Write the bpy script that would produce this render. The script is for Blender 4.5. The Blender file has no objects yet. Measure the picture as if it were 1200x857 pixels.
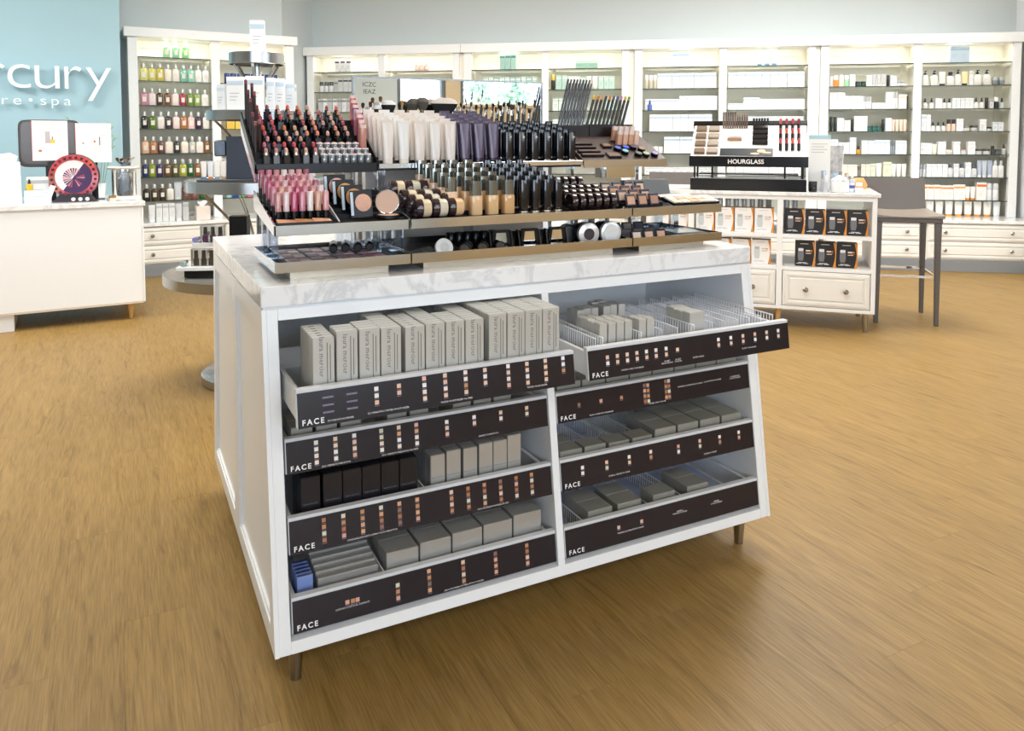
import bpy, bmesh, math, random
from mathutils import Vector, Matrix

# ------------------------------------------------------------------ camera, world, lights, exposure
random.seed(11)
SC = bpy.context.scene
COL = SC.collection
R = math.radians

cam_d = bpy.data.cameras.new('camera')
cam = bpy.data.objects.new('camera', cam_d)
COL.objects.link(cam)
cam.location = (-0.2798, -1.8319, 1.2636)
cam.rotation_euler = (math.pi / 2 - 0.0562, 0, -0.4652)
cam_d.sensor_width = 36.0
cam_d.lens = 915.85 / 1200 * 36
cam_d.shift_y = -0.1808
cam_d.clip_start = 0.02
SC.camera = cam

SC.view_settings.view_transform = 'Standard'
SC.view_settings.look = 'None'
SC.view_settings.gamma = 1.0
SC.view_settings.use_curve_mapping = False
SC.view_settings.exposure = -0.05

world = bpy.data.worlds.new('world')
SC.world = world
world.use_nodes = True
bg = world.node_tree.nodes['Background']
bg.inputs['Color'].default_value = (0.90, 0.955, 1.0, 1)
bg.inputs['Strength'].default_value = 10.0

def area_light(name, loc, size, size_y, power, color=(1, 1, 1), rot=(0, 0, 0), portal=False):
    d = bpy.data.lights.new(name, 'AREA')
    d.shape = 'RECTANGLE'
    d.size, d.size_y, d.energy, d.color = size, size_y, power, color
    if portal:
        d.cycles.is_portal = True
    o = bpy.data.objects.new(name, d)
    COL.objects.link(o)
    o.location, o.rotation_euler = loc, rot
    return o

CEIL = 3.3
ADDED_LIGHTS = [(-0.6, 1.9, 58), (2.2, 0.6, 50), (1.6, 3.6, 84), (4.4, 2.4, 88), (-2.2, 3.6, 76), (0.6, -4.2, 52), (3.6, -4.2, 52), (6.2, 0.6, 80)]  # unseen area lights, added to brighten island, shelves and floor
for i, (x, y, pw) in enumerate(ADDED_LIGHTS):
    area_light('added_panel_light', (x, y, CEIL - 0.05), 1.1, 1.1, pw, (1.0, 0.975, 0.94))

# ------------------------------------------------------------------ materials
def lin(c):
    if isinstance(c, str):
        c = c.lstrip('#')
        c = [int(c[i:i + 2], 16) / 255 for i in (0, 2, 4)]
    return tuple(x / 12.92 if x <= 0.04045 else ((x + 0.055) / 1.055) ** 2.4 for x in c)

MATS = {}

def M(col, rough=0.5, metal=0.0, noise=0.03, scale=25, coat=0.0, trans=0.0, alpha=1.0, emit=None, strength=0.0, key=None, spec=0.5):
    k = key or ('m', str(col), rough, metal, noise, scale, coat, trans, alpha, str(emit), strength, spec)
    if k in MATS:
        return MATS[k]
    m = bpy.data.materials.new('mat_%d' % len(MATS) if not key else key)
    m.use_nodes = True
    nt = m.node_tree
    b = nt.nodes['Principled BSDF']
    c = lin(col)
    b.inputs['Roughness'].default_value = rough
    b.inputs['Metallic'].default_value = metal
    b.inputs['Specular IOR Level'].default_value = spec
    b.inputs['Coat Weight'].default_value = coat
    b.inputs['Coat Roughness'].default_value = 0.05
    b.inputs['Transmission Weight'].default_value = trans
    b.inputs['Alpha'].default_value = alpha
    if noise:
        tc = nt.nodes.new('ShaderNodeTexCoord')
        n = nt.nodes.new('ShaderNodeTexNoise')
        n.inputs['Scale'].default_value = scale
        n.inputs['Detail'].default_value = 2
        mx = nt.nodes.new('ShaderNodeMix')
        mx.data_type = 'RGBA'
        nt.links.new(tc.outputs['Object'], n.inputs['Vector'])
        nt.links.new(n.outputs['Fac'], mx.inputs['Factor'])
        mx.inputs[6].default_value = (*[x * (1 - noise) for x in c], 1)
        mx.inputs[7].default_value = (*[min(1, x * (1 + noise)) for x in c], 1)
        nt.links.new(mx.outputs[2], b.inputs['Base Color'])
    else:
        b.inputs['Base Color'].default_value = (*c, 1)
    if emit:
        b.inputs['Emission Color'].default_value = (*lin(emit), 1)
        b.inputs['Emission Strength'].default_value = strength
    MATS[k] = m
    return m

def glass_mat(key, tint, gloss=0.12, rough=0.02):
    """thin clear acrylic or glass: mostly transparent with a fresnel reflection"""
    if key in MATS:
        return MATS[key]
    m = bpy.data.materials.new(key)
    m.use_nodes = True
    nt = m.node_tree
    nt.nodes.remove(nt.nodes['Principled BSDF'])
    out = nt.nodes['Material Output']
    t = nt.nodes.new('ShaderNodeBsdfTransparent')
    t.inputs['Color'].default_value = (*lin(tint), 1)
    g = nt.nodes.new('ShaderNodeBsdfGlossy')
    g.inputs['Roughness'].default_value = rough
    fr = nt.nodes.new('ShaderNodeFresnel')
    fr.inputs['IOR'].default_value = 1.45
    ad = nt.nodes.new('ShaderNodeMath')
    ad.operation = 'ADD'
    ad.inputs[1].default_value = gloss - 0.04
    mx = nt.nodes.new('ShaderNodeMixShader')
    nt.links.new(fr.outputs[0], ad.inputs[0])
    nt.links.new(ad.outputs[0], mx.inputs[0])
    nt.links.new(t.outputs[0], mx.inputs[1])
    nt.links.new(g.outputs[0], mx.inputs[2])
    nt.links.new(mx.outputs[0], out.inputs[0])
    MATS[key] = m
    return m

def marble_mat():
    m = bpy.data.materials.new('white_veined_marble')
    m.use_nodes = True
    nt = m.node_tree
    b = nt.nodes['Principled BSDF']
    tc = nt.nodes.new('ShaderNodeTexCoord')
    mp = nt.nodes.new('ShaderNodeMapping')
    mp.inputs['Rotation'].default_value = (0.2, 0.1, 0.7)
    n1 = nt.nodes.new('ShaderNodeTexNoise')
    n1.inputs['Scale'].default_value = 4.5
    n1.inputs['Detail'].default_value = 9
    n1.inputs['Roughness'].default_value = 0.62
    n1.inputs['Distortion'].default_value = 1.6
    r1 = nt.nodes.new('ShaderNodeValToRGB')
    e = r1.color_ramp.elements
    e[0].position, e[0].color = 0.44, (0, 0, 0, 1)
    e[1].position, e[1].color = 0.56, (0, 0, 0, 1)
    md = e.new(0.5)
    md.color = (1, 1, 1, 1)
    n2 = nt.nodes.new('ShaderNodeTexNoise')
    n2.inputs['Scale'].default_value = 2.2
    n2.inputs['Detail'].default_value = 4
    mul = nt.nodes.new('ShaderNodeMath')
    mul.operation = 'MULTIPLY'
    mx = nt.nodes.new('ShaderNodeMix')
    mx.data_type = 'RGBA'
    mx.inputs[6].default_value = (*lin('#f4f4f4'), 1)
    mx.inputs[7].default_value = (*lin('#c3c6ca'), 1)
    L = nt.links.new
    L(tc.outputs['Object'], mp.inputs['Vector'])
    L(mp.outputs[0], n1.inputs['Vector'])
    L(mp.outputs[0], n2.inputs['Vector'])
    L(n1.outputs['Fac'], r1.inputs[0])
    L(r1.outputs[0], mul.inputs[0])
    L(n2.outputs['Fac'], mul.inputs[1])
    L(mul.outputs[0], mx.inputs['Factor'])
    L(mx.outputs[2], b.inputs['Base Color'])
    b.inputs['Roughness'].default_value = 0.12
    return m

def wood_floor_mat():
    m = bpy.data.materials.new('oak_plank')
    m.use_nodes = True
    nt = m.node_tree
    L = nt.links.new
    N = nt.nodes.new
    b = nt.nodes['Principled BSDF']
    tc = N('ShaderNodeTexCoord')
    oi = N('ShaderNodeObjectInfo')
    geo = N('ShaderNodeNewGeometry')
    # each plank takes its own piece of the grain
    sc = N('ShaderNodeVectorMath'); sc.operation = 'SCALE'
    cmb = N('ShaderNodeCombineXYZ')
    L(oi.outputs['Random'], cmb.inputs[0]); L(oi.outputs['Random'], cmb.inputs[1]); L(oi.outputs['Random'], cmb.inputs[2])
    L(cmb.outputs[0], sc.inputs[0]); sc.inputs['Scale'].default_value = 37.0
    add = N('ShaderNodeVectorMath'); add.operation = 'ADD'
    L(tc.outputs['Object'], add.inputs[0]); L(sc.outputs[0], add.inputs[1])
    mp = N('ShaderNodeMapping'); mp.inputs['Scale'].default_value = (11, 1.1, 11)
    L(add.outputs[0], mp.inputs['Vector'])
    n1 = N('ShaderNodeTexNoise'); n1.inputs['Scale'].default_value = 2.6; n1.inputs['Detail'].default_value = 9; n1.inputs['Roughness'].default_value = 0.62; n1.inputs['Distortion'].default_value = 1.3
    L(mp.outputs[0], n1.inputs['Vector'])
    mp2 = N('ShaderNodeMapping'); mp2.inputs['Scale'].default_value = (260, 9, 40)
    L(add.outputs[0], mp2.inputs['Vector'])
    n2 = N('ShaderNodeTexNoise'); n2.inputs['Scale'].default_value = 1.0; n2.inputs['Detail'].default_value = 4
    L(mp2.outputs[0], n2.inputs['Vector'])
    r1 = N('ShaderNodeValToRGB')
    e = r1.color_ramp.elements
    e[0].position, e[0].color = 0.24, (*lin('#72582f'), 1)
    e[1].position, e[1].color = 0.74, (*lin('#a2834e'), 1)
    md = e.new(0.43); md.color = (*lin('#93753f'), 1)
    L(n1.outputs['Fac'], r1.inputs[0])
    r2 = N('ShaderNodeValToRGB')
    e = r2.color_ramp.elements
    e[0].position, e[0].color = 0.36, (0.80, 0.80, 0.80, 1)
    e[1].position, e[1].color = 0.60, (1.06, 1.06, 1.06, 1)
    L(n2.outputs['Fac'], r2.inputs[0])
    mul = N('ShaderNodeMix'); mul.data_type = 'RGBA'; mul.blend_type = 'MULTIPLY'; mul.inputs['Factor'].default_value = 1.0
    L(r1.outputs[0], mul.inputs[6]); L(r2.outputs[0], mul.inputs[7])
    hs = N('ShaderNodeHueSaturation')
    mr = N('ShaderNodeMapRange'); mr.inputs['To Min'].default_value = 0.97; mr.inputs['To Max'].default_value = 1.03
    L(oi.outputs['Random'], mr.inputs[0]); L(mr.outputs[0], hs.inputs['Value'])
    L(mul.outputs[2], hs.inputs['Color'])
    L(hs.outputs[0], b.inputs['Base Color'])
    b.inputs['Roughness'].default_value = 0.44
    b.inputs['Specular IOR Level'].default_value = 0.35
    bp = N('ShaderNodeBump'); bp.inputs['Strength'].default_value = 0.06; bp.inputs['Distance'].default_value = 0.002
    L(n2.outputs['Fac'], bp.inputs['Height']); L(bp.outputs[0], b.inputs['Normal'])
    return m

MARBLE = marble_mat()
WOODF = wood_floor_mat()
WHITE = M('#f1f3f4', 0.32, noise=0.01)
OFFW = M('#eceae4', 0.4, noise=0.015)
CREAM = M('#f2eee2', 0.6, noise=0.015)
PANELGREY = M('#d8d4ce', 0.42, noise=0.02)
GREYK = M('#83878b', 0.45, noise=0.03)
CHROME = M('#d9d9d6', 0.07, 1.0, noise=0)
STEEL = M('#b9bbbc', 0.22, 1.0, noise=0.04)
NICKEL = M('#a8a6a2', 0.2, 1.0, noise=0.02)
MIRROR = M('#f2f4f4', 0.005, 1.0, noise=0)
BLACK = M('#0b0b0c', 0.25, noise=0.05, spec=0.35)
BLACKM = M('#0e0c0d', 0.45, noise=0.05, spec=0.25)
BROWNBLK = M('#1d1617', 0.28, noise=0.04, spec=0.35)
PANELDARK = M('#1f1b23', 0.22, noise=0.04, scale=6)
GLASS = glass_mat('shelf_glass', '#f3f8f6', 0.08)
ACRYL = glass_mat('clear_acrylic', '#eef2f8', 0.13)
ACRYLBLUE = glass_mat('bluish_acrylic', '#c9d5ef', 0.16)
CELLO = glass_mat('cellophane', '#eef3f8', 0.28, 0.12)
EDGEG = M('#2f3f3a', 0.2, noise=0)
GOLDW = M('#c79d62', 0.45, noise=0.06)
CARDGREY = M('#c6c5bf', 0.36, 0.3, noise=0.03)
CARDSIL = M('#bcbbb7', 0.3, 0.55, noise=0.03)
CARDOLIVE = M('#a19f95', 0.36, 0.35, noise=0.03)
CARDBLK = M('#18161b', 0.3, noise=0.05)
PRINTW = M('#f0f0f0', 0.5, noise=0)
PRINTG = M('#6e6c6a', 0.5, noise=0)
PRINTD = M('#3a3638', 0.5, noise=0)
PRINTDIM = M('#77737c', 0.4, noise=0)

# ------------------------------------------------------------------ mesh helpers
class MB:
    def __init__(s):
        s.v, s.f, s.mi = [], [], []

    def add(s, vs, fs, mi=0):
        o = len(s.v)
        s.v += [tuple(v) for v in vs]
        for f in fs:
            s.f.append(tuple(i + o for i in f))
            s.mi.append(mi)
        return s

    def box(s, x0, x1, y0, y1, z0, z1, mi=0):
        return s.add([(x0, y0, z0), (x1, y0, z0), (x1, y1, z0), (x0, y1, z0), (x0, y0, z1), (x1, y0, z1), (x1, y1, z1), (x0, y1, z1)],
                     [(3, 2, 1, 0), (4, 5, 6, 7), (0, 1, 5, 4), (1, 2, 6, 5), (2, 3, 7, 6), (3, 0, 4, 7)], mi)

    def hexa(s, p, mi=0):
        """8 points: bottom 4 counter-clockwise from above, top 4"""
        return s.add(p, [(3, 2, 1, 0), (4, 5, 6, 7), (0, 1, 5, 4), (1, 2, 6, 5), (2, 3, 7, 6), (3, 0, 4, 7)], mi)

    def prism(s, poly, a0, a1, axis='x', mi=0):
        n = len(poly)
        def P(a, q):
            return {'x': (a, q[0], q[1]), 'y': (q[0], a, q[1]), 'z': (q[0], q[1], a)}[axis]
        vs = [P(a0, q) for q in poly] + [P(a1, q) for q in poly]
        fs = [tuple(range(n - 1, -1, -1)), tuple(range(n, 2 * n))] + [(i, (i + 1) % n, n + (i + 1) % n, n + i) for i in range(n)]
        return s.add(vs, fs, mi)

    def ringframe(s, outer, inner, a0, a1, axis='x', mi=0):
        n = len(outer)
        for i in range(n):
            j = (i + 1) % n
            s.prism([outer[i], outer[j], inner[j], inner[i]], a0, a1, axis, mi)
        return s

    def loft(s, rings, mi=0, cap=True):
        n = len(rings[0])
        vs = [p for r in rings for p in r]
        fs = []
        for k in range(len(rings) - 1):
            for i in range(n):
                j = (i + 1) % n
                fs.append((k * n + i, k * n + j, (k + 1) * n + j, (k + 1) * n + i))
        if cap:
            fs.append(tuple(range(n - 1, -1, -1)))
            fs.append(tuple(range((len(rings) - 1) * n, len(rings) * n)))
        return s.add(vs, fs, mi)

    def lathe(s, prof, n=14, mi=0, c=(0, 0, 0), axis='z', cap=True):
        rings = []
        for r, h in prof:
            ring = []
            for i in range(n):
                a = 2 * math.pi * i / n
                x, y = r * math.cos(a), r * math.sin(a)
                q = {'z': (x, y, h), 'x': (h, x, y), 'y': (y, h, x)}[axis]
                ring.append((c[0] + q[0], c[1] + q[1], c[2] + q[2]))
            rings.append(ring)
        return s.loft(rings, mi, cap)

    def tube(s, pts, r, n=6, mi=0, closed=False):
        pts = [Vector(p) for p in pts]
        rings = []
        m = len(pts)
        for i, p in enumerate(pts):
            if closed:
                d = pts[(i + 1) % m] - pts[i - 1]
            else:
                d = pts[min(i + 1, m - 1)] - pts[max(i - 1, 0)]
            d.normalize()
            up = Vector((0, 0, 1)) if abs(d.z) < 0.95 else Vector((1, 0, 0))
            a = d.cross(up).normalized()
            b = a.cross(d)
            rr = r[i] if isinstance(r, (list, tuple)) else r
            rings.append([tuple(p + (a * math.cos(2 * math.pi * k / n) + b * math.sin(2 * math.pi * k / n)) * rr) for k in range(n)])
        if closed:
            rings.append(rings[0])
            return s.loft(rings, mi, False)
        return s.loft(rings, mi)

    def mesh(s, mats, name='mesh', smooth=False, bevel=0.0, seg=1, angle=40):
        me = bpy.data.meshes.new(name)
        me.from_pydata(s.v, [], s.f)
        mats = mats if isinstance(mats, (list, tuple)) else [mats]
        for m in mats:
            me.materials.append(m)
        for p, i in zip(me.polygons, s.mi):
            p.material_index = i
        bm = bmesh.new()
        bm.from_mesh(me)
        bmesh.ops.recalc_face_normals(bm, faces=bm.faces)
        if bevel:
            es = [e for e in bm.edges if len(e.link_faces) == 2 and e.calc_face_angle(0) > R(30)]
            bmesh.ops.bevel(bm, geom=es, offset=bevel, segments=seg, affect='EDGES', profile=0.5, clamp_overlap=True)
        bm.to_mesh(me)
        bm.free()
        if smooth:
            me.shade_smooth()
            me.set_sharp_from_angle(angle=R(angle))
        return me

def sq_ring(w, d, z, n=12, e=4.0, cx=0, cy=0):
    """superellipse ring"""
    out = []
    for i in range(n):
        a = 2 * math.pi * (i + 0.5) / n
        c, s_ = math.cos(a), math.sin(a)
        out.append((cx + math.copysign(abs(c) ** (2 / e), c) * w / 2, cy + math.copysign(abs(s_) ** (2 / e), s_) * d / 2, z))
    return out

MC = {}

def cm(key, fn):
    if key not in MC:
        MC[key] = fn()
    return MC[key]

def mk(name, me, parent=None, loc=(0, 0, 0), rot=(0, 0, 0)):
    o = bpy.data.objects.new(name, me)
    COL.objects.link(o)
    o.location = loc
    o.rotation_euler = rot
    if parent is not None:
        o.parent = parent
    return o

def tag(o, label, cat, group=None):
    o['label'] = label
    o['category'] = cat
    if group:
        o['group'] = group
    return o

def thing(name, label, cat, loc=(0, 0, 0), rot=(0, 0, 0), group=None):
    o = mk(name, None, None, loc, rot if isinstance(rot, (tuple, list)) else (0, 0, rot))
    o.empty_display_size = 0.05
    return tag(o, label, cat, group)

def struct(name, me, loc=(0, 0, 0), rot=(0, 0, 0)):
    o = mk(name, me, None, loc, rot)
    o['kind'] = 'structure'
    return o

def product(name, label, cat, parts, loc, rot=0.0, group=None):
    """parts: [(part name, mesh, [sub parts])]; a thing with every part as its child"""
    rr = rot if isinstance(rot, (tuple, list)) else (0, 0, rot)
    if len(parts) == 1 and len(parts[0]) < 3:
        return tag(mk(name, parts[0][1], None, loc, rr), label, cat, group)
    t = thing(name, label, cat, loc, rr, group)
    for p in parts:
        o = mk(p[0], p[1], t)
        if p[0] in ('printed_text', 'shaver_picture', 'fine_print'):
            o['kind'] = 'stuff'
        if len(p) > 2:
            for q in p[2]:
                mk(q[0], q[1], o)
    return t

ORD = ['first', 'second', 'third', 'fourth', 'fifth', 'sixth', 'seventh', 'eighth', 'ninth', 'tenth', 'eleventh', 'twelfth',
       'thirteenth', 'fourteenth', 'fifteenth', 'sixteenth', 'seventeenth', 'eighteenth', 'nineteenth', 'twentieth']

def text_mesh(txt, size, mat, extrude=0.0, align='LEFT', res=2, spacing=1.0, bold=0.0):
    k = ('text', txt, size, mat.name, extrude, align, spacing, bold)
    def f():
        cu = bpy.data.curves.new('text', 'FONT')
        cu.body = txt
        cu.size = size
        cu.extrude = extrude
        cu.align_x = align
        cu.resolution_u = res
        cu.space_character = spacing
        cu.offset = bold
        o = bpy.data.objects.new('text', cu)
        me = bpy.data.meshes.new_from_object(o)
        bpy.data.objects.remove(o)
        bpy.data.curves.remove(cu)
        me.materials.clear()
        me.materials.append(mat)
        return me
    return cm(k, f)

class Frame:
    def __init__(s, x, y, deg):
        s.o = Vector((x, y, 0))
        s.a = R(deg)
        s.u = Vector((math.cos(s.a), math.sin(s.a), 0))
        s.n = Vector((-math.sin(s.a), math.cos(s.a), 0))

    def p(s, u, v, z=0):
        return s.o + s.u * u + s.n * v + Vector((0, 0, z))
# ------------------------------------------------------------------ the room
FL = Frame(-0.09, 5.856, 3.4)      # wall unit on the left wall
FW = Frame(7.117, 2.451, -37.0)    # wall units along the back wall
FC = Frame(-0.2, 4.11, 3.4)        # white service counter
FR = Frame(3.993, 1.506, -45.4)    # second marble-topped stand

WALLG = M('#cdd6d8', 0.7, noise=0.015, scale=3)
WALLB = M('#a3c6d2', 0.6, noise=0.015, scale=3)
WALLW = M('#f2f6fa', 0.6, noise=0.01, scale=3)
TAN = M('#d3bd9c', 0.6, noise=0.04)
FRAMEW = M('#eef0f0', 0.4, noise=0.01)

def cam_px(P):
    d = Vector(P) - Vector(cam.location)
    ya, pi_ = 0.4652, 0.0562
    fw = Vector((math.sin(ya) * math.cos(pi_), math.cos(ya) * math.cos(pi_), -math.sin(pi_)))
    r = Vector((math.cos(ya), -math.sin(ya), 0))
    u = r.cross(fw)
    z = d.dot(fw)
    if z < 0.3:
        return None
    return 600 + 915.85 * d.dot(r) / z, 211.56 - 915.85 * d.dot(u) / z, z

# floor: oak planks laid along the depth of the island
floor = struct('floor', MB().box(-6, 10.2, -6.2, 9.0, -0.06, -0.006).mesh(M('#4a3722', 0.8)))
PW, PL = 0.150, 1.22
view_planks, rest = [], []
nx = int(16.2 / PW)
for i in range(nx):
    x0 = -6 + i * PW
    off = (i * 0.437) % 1.0 * PL
    y = -6.2 - off
    while y < 9.0:
        y0, y1 = max(y, -6.2), min(y + PL, 9.0)
        if y1 - y0 > 0.05:
            cx, cy = x0 + PW / 2, (y0 + y1) / 2
            seen = None
            for q in (0.0, 0.25, 0.5, 0.75, 1.0):
                c = cam_px((cx, y0 + (y1 - y0) * q, 0))
                if c and -70 < c[0] < 1270 and c[1] < 920 and c[2] < 8.4:
                    seen = c[2] if seen is None else min(seen, c[2])
            behind = (cy > 5.9 and cx < 1.3) or ((Vector((cx, cy, 0)) - FW.o).dot(FW.n) > 0.15)
            (view_planks if seen is not None and not behind else rest).append((seen or 99, cx, cy, y1 - y0))
        y += PL
view_planks.sort()
rest += view_planks[300:]
view_planks = view_planks[:300]
for s_, cx, cy, ln in view_planks:
    me = cm(('plank', round(ln, 3)), lambda: MB().box(-PW / 2 + 0.0001, PW / 2 - 0.0001, -ln / 2 + 0.0001, ln / 2 - 0.0001, -0.006, 0).mesh(WOODF, bevel=0.00025))
    mk('plank', me, floor, (cx, cy, 0))
mb = MB()
for s_, cx, cy, ln in rest:
    mb.box(cx - PW / 2 + 0.0006, cx + PW / 2 - 0.0006, cy - ln / 2 + 0.0006, cy + ln / 2 - 0.0006, -0.006, 0)
o = mk('plank_field', mb.mesh(WOODF), floor)
o['kind'] = 'stuff'

def wall_seg(mb, p0, p1, z0, z1, th=0.12, side=1, mi=0):
    p0, p1 = Vector((p0[0], p0[1], 0)), Vector((p1[0], p1[1], 0))
    d = (p1 - p0).normalized()
    n = Vector((-d.y, d.x, 0)) * side * th
    a, b, c, e = p0, p1, p1 + n, p0 + n
    q = [a, b, c, e]
    mb.hexa([(v.x, v.y, z0) for v in q] + [(v.x, v.y, z1) for v in q], mi)
    return mb

pL0, pL1 = FL.p(-6.0, 0.62), (1.259, 6.557)
pB0, pB1 = FW.p(-7.205, 0.62), FW.p(0.14, 0.62)
pR1 = FW.p(0.14, -0.75)
mb = MB()
wall_seg(mb, pL0, pL1, 0, CEIL)
wall_seg(mb, pL1, pB0, 0, CEIL)
struct('wall_left', mb.mesh(WALLG))
struct('wall_back', wall_seg(MB(), pB0, pB1, 0, CEIL).mesh(WALLG))
mb = MB()
wall_seg(mb, pB1, pR1, 0, CEIL)
wall_seg(mb, pR1, (10.2, pR1.y), 0, CEIL)
wall_seg(mb, (10.2, pR1.y), (10.2, -6.2), 0, CEIL)
struct('wall_right', mb.mesh(WALLW))
# blue feature wall that carries the shop's name, standing proud of the left wall
mb = MB()
a, b = FL.p(-5.9, -0.03), FL.p(-0.165, -0.03)
wall_seg(mb, a, b, 0, CEIL, th=0.6)
struct('wall_sign', mb.mesh(WALLB))
struct('wall_west', wall_seg(MB(), (-6.0, -6.2), (-6.0, 6.2), 0, CEIL).mesh(WALLG))
struct('ceiling', MB().box(-6.2, 10.4, -6.4, 9.2, CEIL, CEIL + 0.1).mesh(M('#f3f2ee', 0.8, noise=0.01)))
# front wall behind the camera with the shop windows
WIN = [(-4.6, -1.4), (-1.2, 1.9), (2.78, 3.42), (3.62, 6.2), (6.4, 9.2)]
WZ0, WZ1 = 0.75, 2.75
mb = MB()
xs = [-6.2] + [v for w in WIN for v in w] + [10.4]
for k in range(0, len(xs), 2):
    mb.box(xs[k], xs[k + 1], -6.32, -6.2, 0, CEIL, 1 if abs(xs[k] - 3.42) < 0.01 else 0)
for a, b in WIN:
    mb.box(a, b, -6.32, -6.2, 0, WZ0)
    mb.box(a, b, -6.32, -6.2, WZ1, CEIL)
struct('wall_front', mb.mesh([WALLG, TAN]))
for k, (a, b) in enumerate(WIN):
    fr = MB()
    n = max(1, round((b - a) / 1.3))
    t = 0.05
    fr.box(a, b, -6.3, -6.22, WZ0, WZ0 + t).box(a, b, -6.3, -6.22, WZ1 - t, WZ1)
    fr.box(a, a + t, -6.3, -6.22, WZ0, WZ1).box(b - t, b, -6.3, -6.22, WZ0, WZ1)
    for j in range(1, n):
        x = a + (b - a) * j / n
        fr.box(x - t / 2, x + t / 2, -6.3, -6.22, WZ0 + t, WZ1 - t)
    w = struct('window_%d' % (k + 1), fr.mesh(M('#6c7276', 0.4)))
    for j in range(n):
        x0, x1 = a + (b - a) * j / n + t, a + (b - a) * (j + 1) / n - t
        mk('pane', MB().box(x0, x1, -6.265, -6.255, WZ0 + t, WZ1 - t).mesh(ACRYL), w)
    area_light('window_portal', ((a + b) / 2, -6.19, (WZ0 + WZ1) / 2), b - a, WZ1 - WZ0, 1, rot=(R(90), 0, 0), portal=True)
for k, (x, y, pw) in enumerate(ADDED_LIGHTS):  # panel bodies modelled around the added lights
    t = thing('added_ceiling_light', 'added square white light panel, %s of eight overhead, unseen' % ORD[k], 'ceiling light', (x, y, CEIL))
    mk('frame', cm('clf', lambda: MB().ringframe([(-.6, -.6), (.6, -.6), (.6, .6), (-.6, .6)], [(-.56, -.56), (.56, -.56), (.56, .56), (-.56, .56)], -0.05, 0, 'z').mesh(FRAMEW)), t)
    mk('diffuser', cm('cld', lambda: MB().box(-.56, .56, -.56, .56, -0.03, -0.005).mesh(M('#ffffff', 0.5, noise=0, emit='#fff4e4', strength=2.0))), t)
# small lettering on the front wall that the makeup mirror shows reversed
wl = thing('wall_lettering', 'two lines of dark lettering seen reversed in the makeup mirror', 'sign', (2.43, -6.199, 1.78))
for k, tx in enumerate(('ICZC', 'IEAZ')):
    me = text_mesh(tx, 0.075, PRINTD, 0.001, 'CENTER', 3).copy()
    me.transform(Matrix.Rotation(R(90), 4, 'X'))
    mk('text_line', me, wl, (0, 0, 0.085 * (1 - k)))
# what the mirror shows of the room behind: a tan bar, trees outside
t = thing('low_partition', 'tan half-height partition below the windows, seen in the mirror', 'partition', (5.6, -5.85, 0))
mk('top', MB().box(-2.85, 2.6, -0.12, 0.12, 1.62, 1.66).mesh(TAN, bevel=0.004), t)
mk('front_panel', MB().box(-2.8, 2.55, -0.1, 0.1, 0, 1.62).mesh(M('#cbb591', 0.5, noise=0.05)), t)
ground = struct('ground', MB().box(-14, 18, -26, -6.4, -0.15, -0.05).mesh(M('#9aa08c', 0.9, noise=0.1, scale=2)))

def tree(x, y, h, col, label, cr):
    t = thing('tree', label, 'tree', (x, y, -0.05))
    mk('trunk', MB().lathe([(0.16, 0), (0.11, h * 0.5), (0.05, h)], 8).mesh(M('#6b5a46', 0.9), smooth=True), t)
    rnd = random.Random(int(x * 10))
    mb = MB()
    for _ in range(420):
        a, el, rr = rnd.uniform(0, 6.28), rnd.uniform(-1.2, 1.5), rnd.uniform(0.3, 1.0) * cr
        c = Vector((math.cos(a) * math.cos(el) * rr, math.sin(a) * math.cos(el) * rr, h + math.sin(el) * rr))
        u = Vector((rnd.uniform(-1, 1), rnd.uniform(-1, 1), rnd.uniform(-1, 1))).normalized() * 0.09
        w = u.cross(Vector((rnd.uniform(-1, 1), rnd.uniform(-1, 1), rnd.uniform(-1, 1)))).normalized() * 0.07
        mb.add([c - u, c + w, c + u, c - w], [(0, 1, 2, 3)])
    f = mk('foliage', mb.mesh(M(col, 0.7, noise=0.15)), t)
    f['kind'] = 'stuff'
tree(9.2, -18.0, 2.45, '#a9c4ac', 'leafy green tree outside the window, left one in the mirror', 0.75)
tree(10.9, -19.0, 2.5, '#a9c4ac', 'leafy green tree outside the window, right one in the mirror', 0.65)

# ------------------------------------------------------------------ the sign
sg = thing('wall_sign_lettering', 'white raised lettering of the shop name on the blue wall', 'sign', FL.p(-0.25, -0.03, 1.66), FL.a)
LET = M('#fbfcfc', 0.4, noise=0)
def sign_letters(items, z, size, depth, name):
    """each letter fitted between its measured left and right edge"""
    for ch, x0, x1 in items:
        me = text_mesh(ch, size, LET, depth, 'LEFT', 6, 1.0, -size * 0.012).copy()
        xs_ = [v.co.x for v in me.vertices]
        k = (x1 - x0) / (max(xs_) - min(xs_))
        me.transform(Matrix.Translation((x0 + 0.25, 0, 0)) @ Matrix.Diagonal((k, 1, 1, 1)) @ Matrix.Translation((-min(xs_), 0, 0)))
        mk(name, me, sg, (0, -0.055, z), (R(90), 0, 0))
sign_letters([('m', -1.62, -1.38), ('e', -1.34, -1.165), ('r', -1.135, -1.012), ('c', -.994, -.835), ('u', -.805, -.629), ('r', -.592, -.467), ('y', -.435, -.243)], 0.0, 0.43, 0.018, 'letter')
sign_letters([('s', -1.475, -1.435), ('k', -1.40, -1.355), ('i', -1.32, -1.31), ('n', -1.285, -1.24), ('c', -1.2, -1.155), ('a', -1.12, -1.07), ('r', -1.038, -.995), ('e', -.96, -.905), ('\u2022', -.853, -.827), ('s', -.77, -.73), ('p', -.69, -.64), ('a', -.60, -.55)], -0.135, 0.115, 0.008, 'small_letter')

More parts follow.
